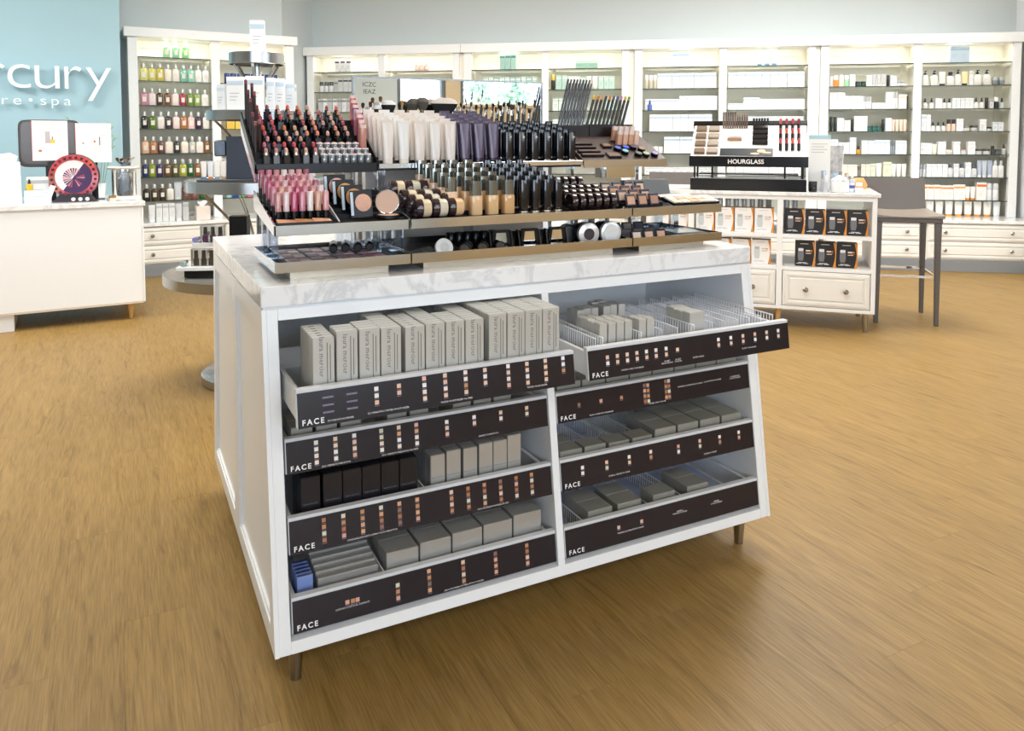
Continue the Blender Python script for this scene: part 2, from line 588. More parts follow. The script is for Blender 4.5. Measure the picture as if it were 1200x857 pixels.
# ------------------------------------------------------------------ wall units
KNOB = lambda: MB().lathe([(0.006, 0), (0.006, -0.012), (0.015, -0.016), (0.017, -0.024), (0.011, -0.03), (0.0, -0.031)], 10, axis='y', cap=True).mesh(NICKEL, smooth=True)

def raised_drawer(w, h):
    def f():
        mb = MB()
        mb.box(0, w, 0, 0.018, 0, h)
        q, z = 0.028, 0.028
        mb.ringframe([(0.012, 0.012), (w - 0.012, 0.012), (w - 0.012, h - 0.012), (0.012, h - 0.012)],
                     [(q + .006, z + .006), (w - q - .006, z + .006), (w - q - .006, h - z - .006), (q + .006, h - z - .006)], -0.006, 0, 'y')
        mb.box(q + .016, w - q - .016, -0.006, 0, z + .016, h - z - .016)
        return mb.mesh(OFFW, bevel=0.003)
    return cm(('drawer', round(w, 3), round(h, 3)), f)

def wall_unit(F, pil, zs, zc0, zc1, vf, vb, where, short, base=True, cor=(0.0, 0.0), zl=0.485, filler=False):
    """one double bay: base cabinet, marble worktop and glass-shelved upper"""
    u0, u1 = pil[0][0], pil[-1][1]
    W = u1 - u0
    b = thing('base_cabinet', 'low white drawer cabinet under the %s' % short, 'cabinet', F.p(u0, 0, 0), F.a)
    mk('plinth', MB().box(0, W, 0.0, vb - 0.03, 0, 0.105).mesh(GREYK, bevel=0.002), b)
    mk('carcass', MB().box(0, W, 0.022, vb - 0.02, 0.105, zl - 0.03).mesh(OFFW, bevel=0.002), b)
    nb = len(pil) - 1
    for k in range(nb):
        a, e = W * k / nb + 0.02, W * (k + 1) / nb - 0.02
        for r_ in range(2):
            z0 = 0.118 + r_ * 0.168
            d = mk('drawer', raised_drawer(e - a, 0.158), b, (a, 0.004, z0))
            for kx in (0.17, 0.83):
                mk('knob', cm('knob', KNOB), d, ((e - a) * kx, -0.006, 0.085))
    wt = mk('worktop', MB().box(-0.01, W + 0.01, -0.012, vb - 0.02, zl - 0.03, zl).mesh(MARBLE, bevel=0.003), None, F.p(u0, 0, 0), (0, 0, F.a))
    tag(wt, 'white marble ledge above the drawers of the %s' % short, 'worktop')
    t = thing('shelf_unit', '%s' % where, 'shelf unit', F.p(u0, 0, 0), F.a)
    zu = zl + .0006
    for k, (a, e) in enumerate(pil):
        mk('pilaster', cm(('pil', round(e - a, 3), zc0, vf), lambda: MB().box(0, e - a, vf, vf + 0.05, zu, zc0).mesh(WHITE, bevel=0.003)), t, (a - u0, 0, 0))
        mk('partition', cm(('par', zc0, vf), lambda: MB().box(-0.01, 0.01, vf + 0.05, vb - 0.02, zu, zc0).mesh(CREAM)), t, ((a + e) / 2 - u0, 0, 0))
    mk('back_panel', MB().box(0.01, W - 0.01, vb - 0.02, vb - 0.004, zu, zc1 - 0.02).mesh(CREAM), t)
    mk('cornice', MB().box(-cor[0], W + cor[1], vf - 0.035, vb - 0.02, zc0, zc1).mesh(WHITE, bevel=0.004), t)
    for k in range(nb):
        a, e = pil[k][1] - u0, pil[k + 1][0] - u0
        mk('back_rail', MB().ringframe([(a, zu), (e, zu), (e, zc0), (a, zc0)], [(a + .05, zl + .05), (e - .05, zl + .05), (e - .05, zc0 - .07), (a + .05, zc0 - .07)], vb - 0.03, vb - 0.02, 'y').mesh(CREAM), t)
        for z in zs:
            s_ = mk('glass_shelf', cm(('gs', round(e - a, 3)), lambda: MB().box(0.002, e - a - 0.002, 0.012, vb - vf - 0.035, -0.008, 0).mesh(GLASS)), t, (a, vf, z))
            mk('front_edge', cm(('ge', round(e - a, 3)), lambda: MB().box(0.002, e - a - 0.002, 0.009, 0.012, -0.008, 0).mesh(EDGEG)), s_)
    if filler:
        mk('filler_strip', MB().box(W + .0005, W + .0445, vf + .03, vf + .04, zu, zc0 - .002).mesh(CREAM), t)
    c = F.p((u0 + u1) / 2, vf + 0.07, zc0 - 0.006)
    area_light('shelf_light', c, W - 0.2, 0.05, 4.2, (1.0, 0.92, 0.76), (R(18), 0, F.a))
    return t

ZS = [1.976, 1.757, 1.534, 1.315, 1.089, 0.868, 0.645]
PIL = [(-7.151, -7.073), (-6.318, -6.240), (-5.478, -5.406), (-5.356, -5.271), (-4.511, -4.439), (-3.673, -3.592), (-3.545, -3.4615), (-2.697, -2.622),
       (-1.838, -1.770), (-1.722, -1.642), (-0.8626, -0.790), (0.006, 0.08)]
UW = ['tall white shelf unit farthest left on the back wall', 'tall white shelf unit behind the makeup mirror, second on back wall',
      'tall white shelf unit of white cartons, third on back wall', 'tall white shelf unit behind the stool, rightmost on back wall']
US = ['leftmost back-wall shelf unit', 'second back-wall shelf unit', 'third back-wall shelf unit', 'rightmost back-wall shelf unit']
for k in range(4):
    wall_unit(FW, PIL[k * 3:k * 3 + 3], ZS, 2.157, 2.25, 0.33, 0.62, UW[k], US[k], cor=(0.03 if k == 0 else 0.0228, 0.03 if k == 3 else 0.0228), filler=k < 3)
ZSL = [2.001, 1.78, 1.555, 1.337, 1.106, 0.886, 0.664]
PILL = [(-0.085, -0.002), (0.634, 0.714), (1.339, 1.424)]
wall_unit(FL, PILL, ZSL, 2.175, 2.262, 0.30, 0.62, 'tall white shelf unit of bath bottles beside the blue wall', 'shelf unit beside the blue wall', cor=(0.03, 0.03))
# ------------------------------------------------------------------ the makeup island
IW, ID = 1.4718, 0.5074
ZT, ZB, SL = 0.8667, 0.1047, 0.1037
KS = SL / (ZT - ZB)
TILT = math.atan2(1, KS)               # the sloping front's text rotation
def yf(z, pull=0.0):
    return -KS * (ZT - z) - pull

def side_poly(i):
    """trapezium of one side panel inset by i"""
    z0, z1 = ZB + i, ZT - i
    return [(yf(z0) + i * 1.0, z0), (ID - i - 0.002, z0), (ID - i - 0.002, z1), (yf(z1) + i * 1.0, z1)]

def island_cabinet(name, label, mirror):
    t = thing(name, label, 'cabinet', (0, 0, 0))
    def Y(poly):
        return [(2 * ID - a, b) for a, b in poly] if mirror else poly
    for sx, nm in ((0, 'side_panel'), (1, 'side_panel')):
        x0, x1 = ((0.010, 0.036) if sx == 0 else (IW - 0.038, IW - 0.010))
        sp = mk(nm, MB().prism(Y(side_poly(0.0)), x0, x1, 'x').mesh([PANELGREY if False else WHITE], bevel=0.0015), t)
        xo = (0.0, 0.010) if sx == 0 else (IW - 0.010, IW)
        mk('side_frame', MB().ringframe(Y(side_poly(0.0)), Y(side_poly(0.048)), xo[0], xo[1], 'x').mesh(WHITE), sp)
        bead = (0.004, 0.0101) if sx == 0 else (IW - 0.0101, IW - 0.004)
        mk('bead', MB().ringframe(Y(side_poly(0.048)), Y(side_poly(0.058)), bead[0], bead[1], 'x').mesh(WHITE), sp)
    mk('top_board', MB().prism(Y([(yf(0.84), 0.84), (ID - 0.002, 0.84), (ID - 0.002, ZT), (yf(ZT), ZT)]), 0.036, IW - 0.038, 'x').mesh(WHITE, bevel=0.001), t)
    mk('bottom_board', MB().prism(Y([(yf(ZB), ZB), (ID - 0.002, ZB), (ID - 0.002, 0.132), (yf(0.132), 0.132)]), 0.036, IW - 0.038, 'x').mesh(WHITE, bevel=0.001), t)
    mk('back_board', MB().box(0.036, IW - 0.038, *((ID - 0.02, ID - 0.002) if not mirror else (ID + 0.002, ID + 0.02)), 0.132, 0.84).mesh(WHITE), t)
    mk('divider', MB().prism(Y([(yf(0.132), 0.132), (ID - 0.02, 0.132), (ID - 0.02, 0.84), (yf(0.84), 0.84)]), 0.727, 0.748, 'x').mesh(WHITE, bevel=0.001), t)
    for lx in (0.058, IW - 0.058):
        for ly in (-SL + 0.072, ID - 0.08):
            yy = 2 * ID - ly if mirror else ly
            mk('leg', cm('ileg', lambda: MB().lathe([(0.0135, 0), (0.0135, 0.004), (0.02, ZB - 0.004), (0.026, ZB)], 14).mesh(NICKEL, smooth=True)), t, (lx, yy, 0))
    return t

front_cab = island_cabinet('display_cabinet', 'white makeup island cabinet with slanted front and pulled-out drawers', False)
back_cab = island_cabinet('display_cabinet', 'matching white cabinet joined behind the makeup island, drawers unseen', True)
for k, (y0, y1, lb) in enumerate(((0.0, ID - 0.001, 'front white marble slab topping the makeup island'), (ID + 0.001, 2 * ID, 'rear white marble slab topping the makeup island, behind the seam'))):
    tag(mk('marble_top', MB().box(-0.001, IW + 0.001, y0, y1, 0.8715, 0.92).mesh(MARBLE, bevel=0.002)), lb, 'worktop')
mk('steel_strip', MB().box(0.004, IW - 0.004, 0.004, ID - 0.004, ZT, 0.8715).mesh(M('#d3dae2', 0.35, 0.6, noise=0)), front_cab)  # thin bright steel strip under the marble
mk('steel_strip', MB().box(0.004, IW - 0.004, ID + 0.004, 2 * ID - 0.004, ZT, 0.8715).mesh(M('#d3dae2', 0.35, 0.6, noise=0)), back_cab)

SW = {c: M(c, 0.5, noise=0) for c in ('#f0ddd0', '#e6c4a8', '#d9a27b', '#c08a5e', '#b0714a', '#ece7dc', '#dba58c', '#e9cdb4', '#efe9e9', '#8c6a5a', '#d7d2b8', '#e4b8a4', '#5c5152')}
SWK = list(SW)
LIGHTSW, MIDSW, DARKSW = ['#f0ddd0', '#e6c4a8', '#ece7dc', '#e9cdb4', '#efe9e9', '#e4b8a4'], ['#d9a27b', '#c08a5e', '#dba58c', '#e6c4a8', '#d7d2b8'], ['#b0714a', '#8c6a5a', '#c08a5e']

# panel layouts: swatch columns (x, count, z of the top swatch), captions (x, z, text)
PANELS = {
 'd1': ([(0.214, 3, .707), (0.266, 2, .706), (0.326, 4, .714), (0.377, 4, .714), (0.428, 4, .714), (0.478, 3, .713), (0.539, 4, .714), (0.59, 4, .713), (0.641, 4, .714), (0.691, 3, .714)],
        [(0.133, .653, 'FOUNDATION PRIMER'), (0.24, .655, 'ILLUMINATING TINTED MOISTURIZER'), (0.403, .653, 'TINTED MOISTURIZER OIL FREE'), (0.615, .655, 'TINTED MOISTURIZER')]),
 'd2': ([(0.11, 4, .555), (0.155, 4, .556), (0.2, 4, .556), (0.266, 4, .556), (0.31, 4, .557), (0.355, 4, .556), (0.435, 3, .55), (0.51, 2, .55), (0.585, 2, .55), (0.661, 2, .55)],
        [(0.155, .497, 'SILK CREME FOUNDATION'), (0.311, .497, 'SILK CREME FOUNDATION OIL FREE'), (0.547, .499, 'CREME FOUNDATION')]),
 'd3': ([(0.12 + .0455 * k, 4, .379) for k in range(6)] + [(0.437 + .0452 * k, 4, .379) for k in range(6)],
        [(0.233, .320, 'CANDLEGLOW SOFT LUMINOUS FOUNDATION'), (0.549, .321, 'SMOOTH FINISH FLAWLESS FLUIDE')]),
 'd4': ([(0.166, 1, .185), (0.179, 1, .185), (0.190, 1, .185), (0.288, 3, .193), (0.368, 4, .206), (0.458, 4, .206), (0.547, 4, .206), (0.637, 4, .206)],
        [(0.178, .172, 'CUSTOM CONTOUR COMPACT'), (0.458, .149, 'SMOOTH FINISH FOUNDATION POWDER')]),
 'r1': ([(0.809 + .0302 * k, 2, .706) for k in range(6)] + [(0.993, 2, .706), (1.03, 1, .699)] + [(1.171 + .044 * k, 2, .709) for k in range(6)],
        [(0.883, .667, 'UNDERCOVER CONCEALER'), (0.994, .672, 'SECRET'), (0.994, .667, 'BRIGHTENING'), (1.03, .672, 'SECRET'), (1.03, .667, 'POWDER'), (1.098, .670, 'SECRET SHADE'), (1.278, .673, 'SECRET CONCEALER')]),
 'r2': ([(0.821, 1, .534), (0.892, 1, .534), (0.96, 1, .533), (1.04, 4, .555), (1.052, 4, .554), (1.115, 4, .556), (1.126, 4, .556)],
        [(0.891, .499, 'HIGH COVERAGE CONCEALER'), (1.082, .500, 'SECRET CAMOUFLAGE'), (1.203, .532, 'INVISIBLE LOOSE SETTING POWDER'), (1.288, .533, 'LOOSE SETTING POWDER'), (1.375, .534, 'POWDER PUFF'), (1.375, .529, 'LOOSE POWDER')]),
 'r3': ([(0.819, 2, .368), (0.897, 2, .368), (0.972, 2, .369), (1.046, 2, .37), (1.144, 2, .368), (1.223, 2, .37), (1.298, 2, .369), (1.373, 2, .37)],
        [(0.936, .328, 'MINERAL PRESSED POWDER'), (1.259, .328, 'MINERAL POWDER')]),
 'r4': ([(0.922, 1, .189), (0.999, 1, .189)],
        [(0.961, .172, 'MINERAL ILLUMINATING POWDER'), (1.133, .188, 'MINERAL'), (1.133, .183, 'FINISHING POWDER'), (1.268, .188, 'MINERAL'), (1.268, .183, 'LOOSE POWDER')]),
}
ROWZ = {1: (0.655, 0.727), 2: (0.494, 0.565), 3: (0.317, 0.390), 4: (0.146, 0.216)}
DRAWLAB = {'d1': 'top left drawer pulled out, silver cartons inside', 'r1': 'top right drawer pulled out, wire dividers inside'}
DR = {}
rs = random.Random(5)
for key in ('d1', 'd2', 'd3', 'd4', 'r1', 'r2', 'r3', 'r4'):
    row = int(key[1])
    x0, x1 = (0.040, 0.724) if key[0] == 'd' else (0.751, 1.432)
    z0, z1 = ROWZ[row]
    pull = {'d1': 0.158, 'r1': 0.178}.get(key, 0.0)
    if key == 'd1':
        z0, z1 = 0.647, 0.720
    zb = z0 + 0.012                                    # inside floor
    dep = 0.40
    yin = yf(z1, pull) + 0.016
    # tray: floor, two sides, back, white front with its rolled top lip
    mb = MB()
    mb.box(x0 + .006, x1 - .006, yin, yin + dep, zb - 0.006, zb)
    mb.box(x0 + .006, x0 + .016, yin, yin + dep, zb, z1 - 0.006)
    mb.box(x1 - .016, x1 - .006, yin, yin + dep, zb, z1 - 0.006)
    mb.box(x0 + .016, x1 - .016, yin + dep - .01, yin + dep, zb, z1 - 0.006)
    d = mk('drawer', mb.mesh(M('#e4e6e8', 0.45, noise=0.01)), front_cab)
    if key in DRAWLAB:
        d['label'] = DRAWLAB[key]
    zl = z1 + 0.008
    mk('front_board', MB().prism([(yf(z0, pull) + .0022, z0), (yf(z0, pull) + .016, z0), (yf(zl, pull) + .018, zl), (yf(zl, pull) + .0005, zl), (yf(z1, pull) + .0022, z1)], x0, x1, 'x').mesh(M('#dcdfe2', 0.35, noise=0.01), bevel=0.0008), d)
    mk('printed_panel', MB().prism([(yf(z0, pull), z0), (yf(z0, pull) + .0022, z0), (yf(z1, pull) + .0022, z1), (yf(z1, pull), z1)], x0 + 0.002, x1 - 0.002, 'x').mesh(PANELDARK), d)
    def on_panel(x, z, off=0.0004):
        return (x, yf(z, pull) - off, z)
    mk('lettering', text_mesh('FACE', 0.0165, PRINTW, 0, 'LEFT', 3, 1.35, 0.0004), d, on_panel(x0 + 0.010, z0 + 0.006), (TILT, 0, 0))
    cols, caps = PANELS[key]
    mb = MB()
    for cx, n, zt_ in cols:
        for j in range(n):
            pool = LIGHTSW if key in ('d1', 'r1', 'r4') and j != 2 else (MIDSW + DARKSW if key in ('d3', 'd4', 'r2') else LIGHTSW + MIDSW)
            c = rs.choice(pool)
            zc = zt_ - j * 0.0148
            h = 0.0047
            pts = [on_panel(cx - h, zc - h), on_panel(cx + h, zc - h), on_panel(cx + h, zc + h), on_panel(cx - h, zc + h)]
            mb.add(pts, [(0, 1, 2, 3)], SWK.index(c))
            mb.add([on_panel(cx - h * 1.1, zc - h - .003), on_panel(cx + h * 1.1, zc - h - .003), on_panel(cx + h * 1.1, zc - h - .0022), on_panel(cx - h * 1.1, zc - h - .0022)], [(0, 1, 2, 3)], len(SWK))
    if key == 'd1':
        for cx in (0.107, 0.159):
            for zz in (.705, .689, .674):
                for q in (0, .0022):
                    mb.add([on_panel(cx - .012, zz - q), on_panel(cx + .012, zz - q), on_panel(cx + .012, zz - q + .0011), on_panel(cx - .012, zz - q + .0011)], [(0, 1, 2, 3)], len(SWK))
    mk('shade_swatches', mb.mesh([SW[c] for c in SWK] + [M('#9a93b0', 0.5, noise=0)]), d)['kind'] = 'stuff'
    for cx, zz, tx in caps:
        mk('caption', text_mesh(tx, 0.0056, PRINTW, 0, 'CENTER', 1), d, on_panel(cx, zz), (TILT, 0, 0))
    DR[key] = dict(o=d, x0=x0 + .018, x1=x1 - .018, y0=yin + 0.004, y1=yin + dep - 0.012, z=zb, top=z1)

# wire dividers and acrylic liners of the drawers
def wire_divider(length, h):
    def f():
        mb = MB()
        n = int(length / 0.011)
        w = 0.0017
        for i in range(n + 1):
            y = i * length / n
            mb.box(-w / 2, w / 2, y - w / 2, y + w / 2, 0, h)
        mb.box(-w, w, -0.001, length, h - 0.0012, h + 0.0012)
        mb.box(-w, w, -0.001, length, 0, 0.002)
        return mb.mesh(M('#f4f5f7', 0.3, 0.0, noise=0))
    return cm(('wire', round(length, 3), h), f)
for key, xs, h in (('r1', [0.79, 0.8125, 0.9325, 1.0, 1.05, 1.108, 1.172, 1.215, 1.26, 1.305, 1.35, 1.395], 0.082),
                   ('r3', [0.843, 0.923, 1.003, 1.0835, 1.167, 1.2505, 1.3335], 0.045), ('r4', [0.838, 0.932, 1.032, 1.058, 1.153, 1.18, 1.277], 0.045),
                   ('d3', [0.378], 0.06), ('d4', [0.263], 0.06), ('d1', [0.2885, 0.497], 0.06)):
    q = DR[key]
    for x in xs:
        mk('wire_divider', wire_divider(0.34, h), q['o'], (x, q['y0'] + 0.004, q['z']))
for key, xs in (('r3', (0.80, 1.05)), ('r4', (0.775, 1.40)), ('r1', (0.775, 1.41)), ('d4', (0.060, 0.10))):
    q = DR[key]
    mk('acrylic_liner', MB().box(xs[0], xs[1], q['y0'] + .002, q['y1'], q['z'] + .0005, q['z'] + .0025).mesh(M('#b9c3df', 0.2, noise=0.02)), q['o'])

# ------------------------------------------------------------------ cartons inside the drawers
PRINTBOX = {}
def carton(w, d, h, mat, edge=True, brand=None, bmat=None):
    """closed carton: body, tucked top flap, printed brand"""
    def body():
        return MB().box(-w / 2, w / 2, -d / 2, d / 2, 0, h).mesh(mat, bevel=min(0.0012, d * 0.06))
    def flap():
        return MB().box(-w / 2 + .0012, w / 2 - .0012, -d / 2 + .0012, d / 2 - .0016, h, h + .0006).mesh(mat)
    parts = [('carton_body', cm(('cb', w, d, h, mat.name), body)), ('top_flap', cm(('cf', w, d, h, mat.name), flap))]
    if brand:
        size, zc, vertical = brand
        def pr():
            me = text_mesh('laura mercier', size, bmat or PRINTG, 0, 'CENTER', 1).copy()
            if vertical:
                mt = Matrix.Translation((-w * 0.20, -d / 2 - 0.0005, zc)) @ Matrix.Rotation(R(90), 4, 'X') @ Matrix.Rotation(R(-90), 4, 'Z')
            else:
                mt = Matrix.Translation((0, -d / 2 - 0.0005, zc)) @ Matrix.Rotation(R(90), 4, 'X')
            me.transform(mt)
            return me
        parts.append(('brand_print', cm(('cp', w, d, h, size, vertical, (bmat or PRINTG).name), pr)))
        if vertical:
            def lines():
                mb = MB()
                for q, (a, b) in enumerate(((0.3, 0.93), (0.42, 0.9))):
                    x = w * (0.16 + 0.14 * q)
                    y = -d / 2 - 0.0005
                    mb.add([(x - .0009, y, h * a), (x + .0009, y, h * a), (x + .0009, y, h * b), (x - .0009, y, h * b)], [(0, 1, 2, 3)])
                return mb.mesh(PRINTG)
            parts.append(('fine_print', cm(('cl', w, d, h), lines)))
    return parts

def rowed(key, xs, w, d, h, rows, mat, label, brand=None, bmat=None, y_first=0.012, group=None, jitter=0.0, gap=0.0012, names='makeup_box'):
    """columns of cartons, front to back; label(col,row) names each"""
    q = DR[key]
    for i, x in enumerate(xs):
        n = rows[i] if isinstance(rows, (list, tuple)) else rows
        for r_ in range(n):
            hh = h[i] if isinstance(h, (list, tuple)) else h
            y = q['y0'] + y_first + d / 2 + r_ * (d + gap)
            product(names, label(i, r_), 'box', carton(w, d, hh, mat, brand=brand, bmat=bmat), (x + random.uniform(-1, 1) * jitter, y, q['z'] + 0.0030), 0.0, group)

xs1 = [0.107, 0.159, 0.210, 0.260, 0.317, 0.367, 0.417, 0.467, 0.528, 0.578, 0.627, 0.676]
hs1 = [0.164, 0.173, 0.172, 0.169, 0.165, 0.167, 0.167, 0.167, 0.173, 0.172, 0.173, 0.173]
rowed('d1', xs1, 0.0475, 0.0205, hs1, [6, 3, 4, 9, 7, 9, 5, 10, 10, 7, 9, 12], CARDGREY,
      lambda i, r_: 'silver makeup carton, %s from left, %s row of pulled-out left drawer' % (ORD[i], ORD[r_]),
      brand=(0.0165, 0.122, True), group='silver cartons in the top left drawer')
rowed('d2', [0.085 + 0.058 * k for k in range(11)], 0.050, 0.05, 0.076, [2, 2, 2, 0, 2, 2, 0, 2, 2, 2, 0], CARDOLIVE,
      lambda i, r_: 'short grey carton, %s from left, %s row of second left drawer' % (ORD[i], ORD[r_]), group='grey cartons in the second left drawer')
rowed('d3', [0.098, 0.150, 0.197, 0.244, 0.291, 0.338], 0.0455, 0.048, 0.139, 2, CARDBLK,
      lambda i, r_: 'black makeup carton, %s from left, %s row of third left drawer' % (ORD[i], ORD[r_]),
      brand=(0.0062, 0.075, False), bmat=PRINTDIM, group='black cartons in the third left drawer')
rowed('d3', [0.415, 0.458, 0.504, 0.548, 0.589, 0.630], 0.039, 0.034, [0.133, 0.137, 0.135, 0.139, 0.139, 0.147], [2, 2, 2, 2, 2, 2], CARDSIL,
      lambda i, r_: 'silver makeup carton, %s from left, %s row of third left drawer' % (ORD[i], ORD[r_]),
      brand=(0.0062, 0.075, False), group='silver cartons in the third left drawer')
rowed('d4', [0.313, 0.399, 0.485, 0.571, 0.657], 0.082, 0.066, [0.095, 0.100, 0.104, 0.106, 0.112], [2, 2, 2, 2, 2], CARDSIL,
      lambda i, r_: 'square grey carton, %s from left, %s row of bottom left drawer' % (ORD[i], ORD[r_]), group='square cartons in the bottom left drawer')
q = DR['d4']
for k in range(6):
    product('flat_carton', 'long flat grey carton lying in bottom left drawer, %s from front' % ORD[k], 'carton', carton(0.145, 0.0215, 0.072 + 0.004 * k, CARDSIL),
            (0.180, q['y0'] + 0.028 + 0.0232 * k, q['z'] + 0.003), 0, 'flat cartons in the bottom left drawer')
for k in range(5):
    product('refill_sleeve', 'blue-tinted clear sleeve standing in bottom left drawer, %s from front' % ORD[k], 'sleeve',
            [('sleeve', cm('sleeve', lambda: MB().box(-0.018, 0.018, -0.0012, 0.0012, 0, 0.085).mesh(M('#7d92c8', 0.15, noise=0.05)))), ('rim', cm('sleeverim', lambda: MB().box(-0.018, 0.018, -0.0018, 0.0018, 0.085, 0.088).mesh(ACRYLBLUE)))],
            (0.080, q['y0'] + 0.025 + 0.016 * k, q['z'] + 0.0030), 0, 'clear sleeves in the bottom left drawer')
# right column
q = DR['r1']
grp = [(0.862, 2, 0.19), (0.890, 2, 0.20), (0.832, 4, 0.03), (0.859, 4, 0.03), (0.885, 3, 0.03), (0.955, 3, 0.20), (0.985, 3, 0.21), (0.956, 2, 0.03), (1.140, 3, 0.03), (0.911, 3, 0.03), (0.982, 2, 0.03), (0.915, 2, 0.20), (1.014, 2, 0.21)]
lab1 = ['rear left group, first column', 'rear left group, second column', 'front group, first column', 'front group, second column', 'front group, third column',
        'rear right group, first column', 'rear right group, second column', 'middle pair, left column', 'alone among the empty wire racks', 'front group, fourth column', 'middle pair, right column', 'rear left group, third column', 'rear right group, third column']
for g_, (x, n, yo) in enumerate(grp):
    w, d, h = (0.0235, 0.028, 0.107) if g_ != 8 else (0.050, 0.034, 0.107)
    for k in range(n):
        product('slim_carton', 'slim grey carton %s, %s from front, pulled-out right drawer' % (lab1[g_], ORD[k]), 'carton', carton(w, d, h - 0.002 * (k % 2), CARDGREY),
                (x, q['y0'] + yo + d / 2 + k * (d + .0012), q['z'] + 0.0030), 0, 'slim cartons in the top right drawer')
rowed('r2', [0.811 + 0.0805 * k for k in range(8)], 0.076, 0.07, 0.078, 1, CARDOLIVE,
      lambda i, r_: 'flat dark grey carton, %s from left, %s row of second right drawer' % (ORD[i], ORD[r_]), group='grey cartons in the second right drawer')
rowed('r3', [0.8050, 0.883, 0.963, 1.043], 0.070, 0.056, [0.074, 0.074, 0.07, 0.07], [2, 1, 1, 1], CARDOLIVE,
      lambda i, r_: 'grey powder carton in left half of third right drawer, column %s, %s row' % (ORD[i], ORD[r_]), group='powder cartons in the third right drawer')
rowed('r3', [1.125, 1.2085, 1.292, 1.3755], 0.076, 0.072, 0.082, [2, 3, 4, 4], CARDOLIVE,
      lambda i, r_: 'grey powder carton in right half of third right drawer, column %s, %s row' % (ORD[i], ORD[r_]), group='powder cartons in the third right drawer')
rowed('r4', [0.885, 0.983, 1.105, 1.228], 0.080, 0.062, 0.072, [2, 2, 1, 2], CARDOLIVE,
      lambda i, r_: 'grey powder carton in bottom right drawer, %s group from left, %s row' % (ORD[i], ORD[r_]), group='powder cartons in the bottom right drawer')
# ------------------------------------------------------------------ goods on the wall shelves
BLUEP, GREYP, ORANGEP = M('#8fb2cf', 0.5, noise=0), M('#a9adb3', 0.5, noise=0), M('#e8902e', 0.5, noise=0)
NM = {}
def cmat(c, rough=0.35, metal=0.0):
    return M(c, rough, metal, noise=0.02)

def g_box(w, d, h, c, band='#9fbdd6', bz=0.75):
    """carton with printed band"""
    def f():
        return MB().box(-w / 2, w / 2, -d / 2, d / 2, 0, h).mesh(cmat(c), bevel=0.001)
    def b():
        return MB().box(-w / 2 + .001, w / 2 - .001, -d / 2 - .0008, -d / 2, h * bz, h * (bz + 0.13)).mesh(cmat(band))
    def l():
        mb = MB()
        for k in range(3):
            mb.box(-w * .3, w * (.25 - .1 * k), -d / 2 - .0008, -d / 2, h * (.5 - .1 * k), h * (.5 - .1 * k) + .003)
        return mb.mesh(GREYP)
    return [('carton_body', cm(('gb', w, d, h, c), f)), ('printed_band', cm(('gbb', w, d, h, band, bz), b)), ('fine_print', cm(('gbl', w, d, h), l))]

def g_bottle(w, d, h, c, cap='#e9e9e6', label='#e6e0d4', trans=False, pump=False):
    """flat-shouldered bottle, cap or pump, paper label"""
    hb = h * 0.72
    def f():
        rings = [sq_ring(w * .92, d * .92, 0), sq_ring(w, d, h * .03), sq_ring(w, d, hb * .86), sq_ring(w * .8, d * .8, hb * .95), sq_ring(w * .38, w * .38, hb, e=2), sq_ring(w * .34, w * .34, hb * 1.03, e=2)]
        return MB().loft(rings).mesh(M(c, 0.12, noise=0.02, coat=0.3), smooth=True)
    def cp():
        mb = MB()
        if pump:
            mb.lathe([(w * .22, hb * 1.03), (w * .22, h * .84), (w * .08, h * .85), (w * .08, h * .94)], 10)
            mb.box(-w * .10, w * .10, -w * .42, w * .12, h * .94, h)
        else:
            mb.lathe([(w * .27, hb * 1.03), (w * .27, h * .985), (w * .24, h)], 10)
        return mb.mesh(M(cap, 0.25, 0.3 if cap.startswith('#c') else 0, noise=0.01), smooth=True)
    def lb():
        return MB().box(-w * .24, w * .24, -d / 2 - .001, -d / 2 + .002, hb * .28, hb * .66).mesh(cmat(label))
    return [('bottle_body', cm(('bo', w, d, h, c), f)), ('pump' if pump else 'cap', cm(('bc', w, h, cap, pump), cp)), ('paper_label', cm(('bl', w, d, h, label), lb))]

def g_dropper(w, h, c='#30302f', body='#f2f2f0'):
    def f():
        return MB().lathe([(w * .46, 0), (w * .5, h * .03), (w * .5, h * .5), (w * .2, h * .58), (w * .2, h * .62)], 12).mesh(M(body, 0.2, noise=0.01), smooth=True)
    def cp():
        return MB().lathe([(w * .24, h * .6), (w * .24, h * .72), (w * .15, h * .74), (w * .17, h * .86), (w * .09, h)], 10).mesh(M(c, 0.3, noise=0.02), smooth=True)
    return [('bottle_body', cm(('db', w, h, body), f)), ('dropper_cap', cm(('dc', w, h, c), cp))]

def g_tube(w, d, h, c, cap='#f3f3f2', crimp=True, print_c=None):
    """tube standing on its cap"""
    hc = h * 0.14
    def f():
        rings = [sq_ring(w * .8, d * .8, hc, e=2.2), sq_ring(w * .84, d * .8, h * .3, e=2.2), sq_ring(w * .94, d * .5, h * .7, e=2.4), sq_ring(w, d * .14, h * .94, e=3), sq_ring(w, d * .1, h, e=4)]
        return MB().loft(rings).mesh(M(c, 0.3, noise=0.015), smooth=True)
    def cp():
        return MB().loft([sq_ring(w * .78, d * .8, 0, e=2.2), sq_ring(w * .8, d * .8, hc, e=2.2)]).mesh(M(cap, 0.25, noise=0.01), smooth=True)
    parts = [('tube_body', cm(('tb', w, d, h, c), f)), ('cap', cm(('tc', w, d, h, cap), cp))]
    if print_c:
        def pr():
            return MB().lathe([(w * .19, -d * .36), (w * .19, -d * .44)], 12, c=(0, 0, h * .58), axis='y').mesh(cmat(print_c))
        parts.append(('printed_emblem', cm(('tp', w, d, h, print_c), pr)))
    return parts

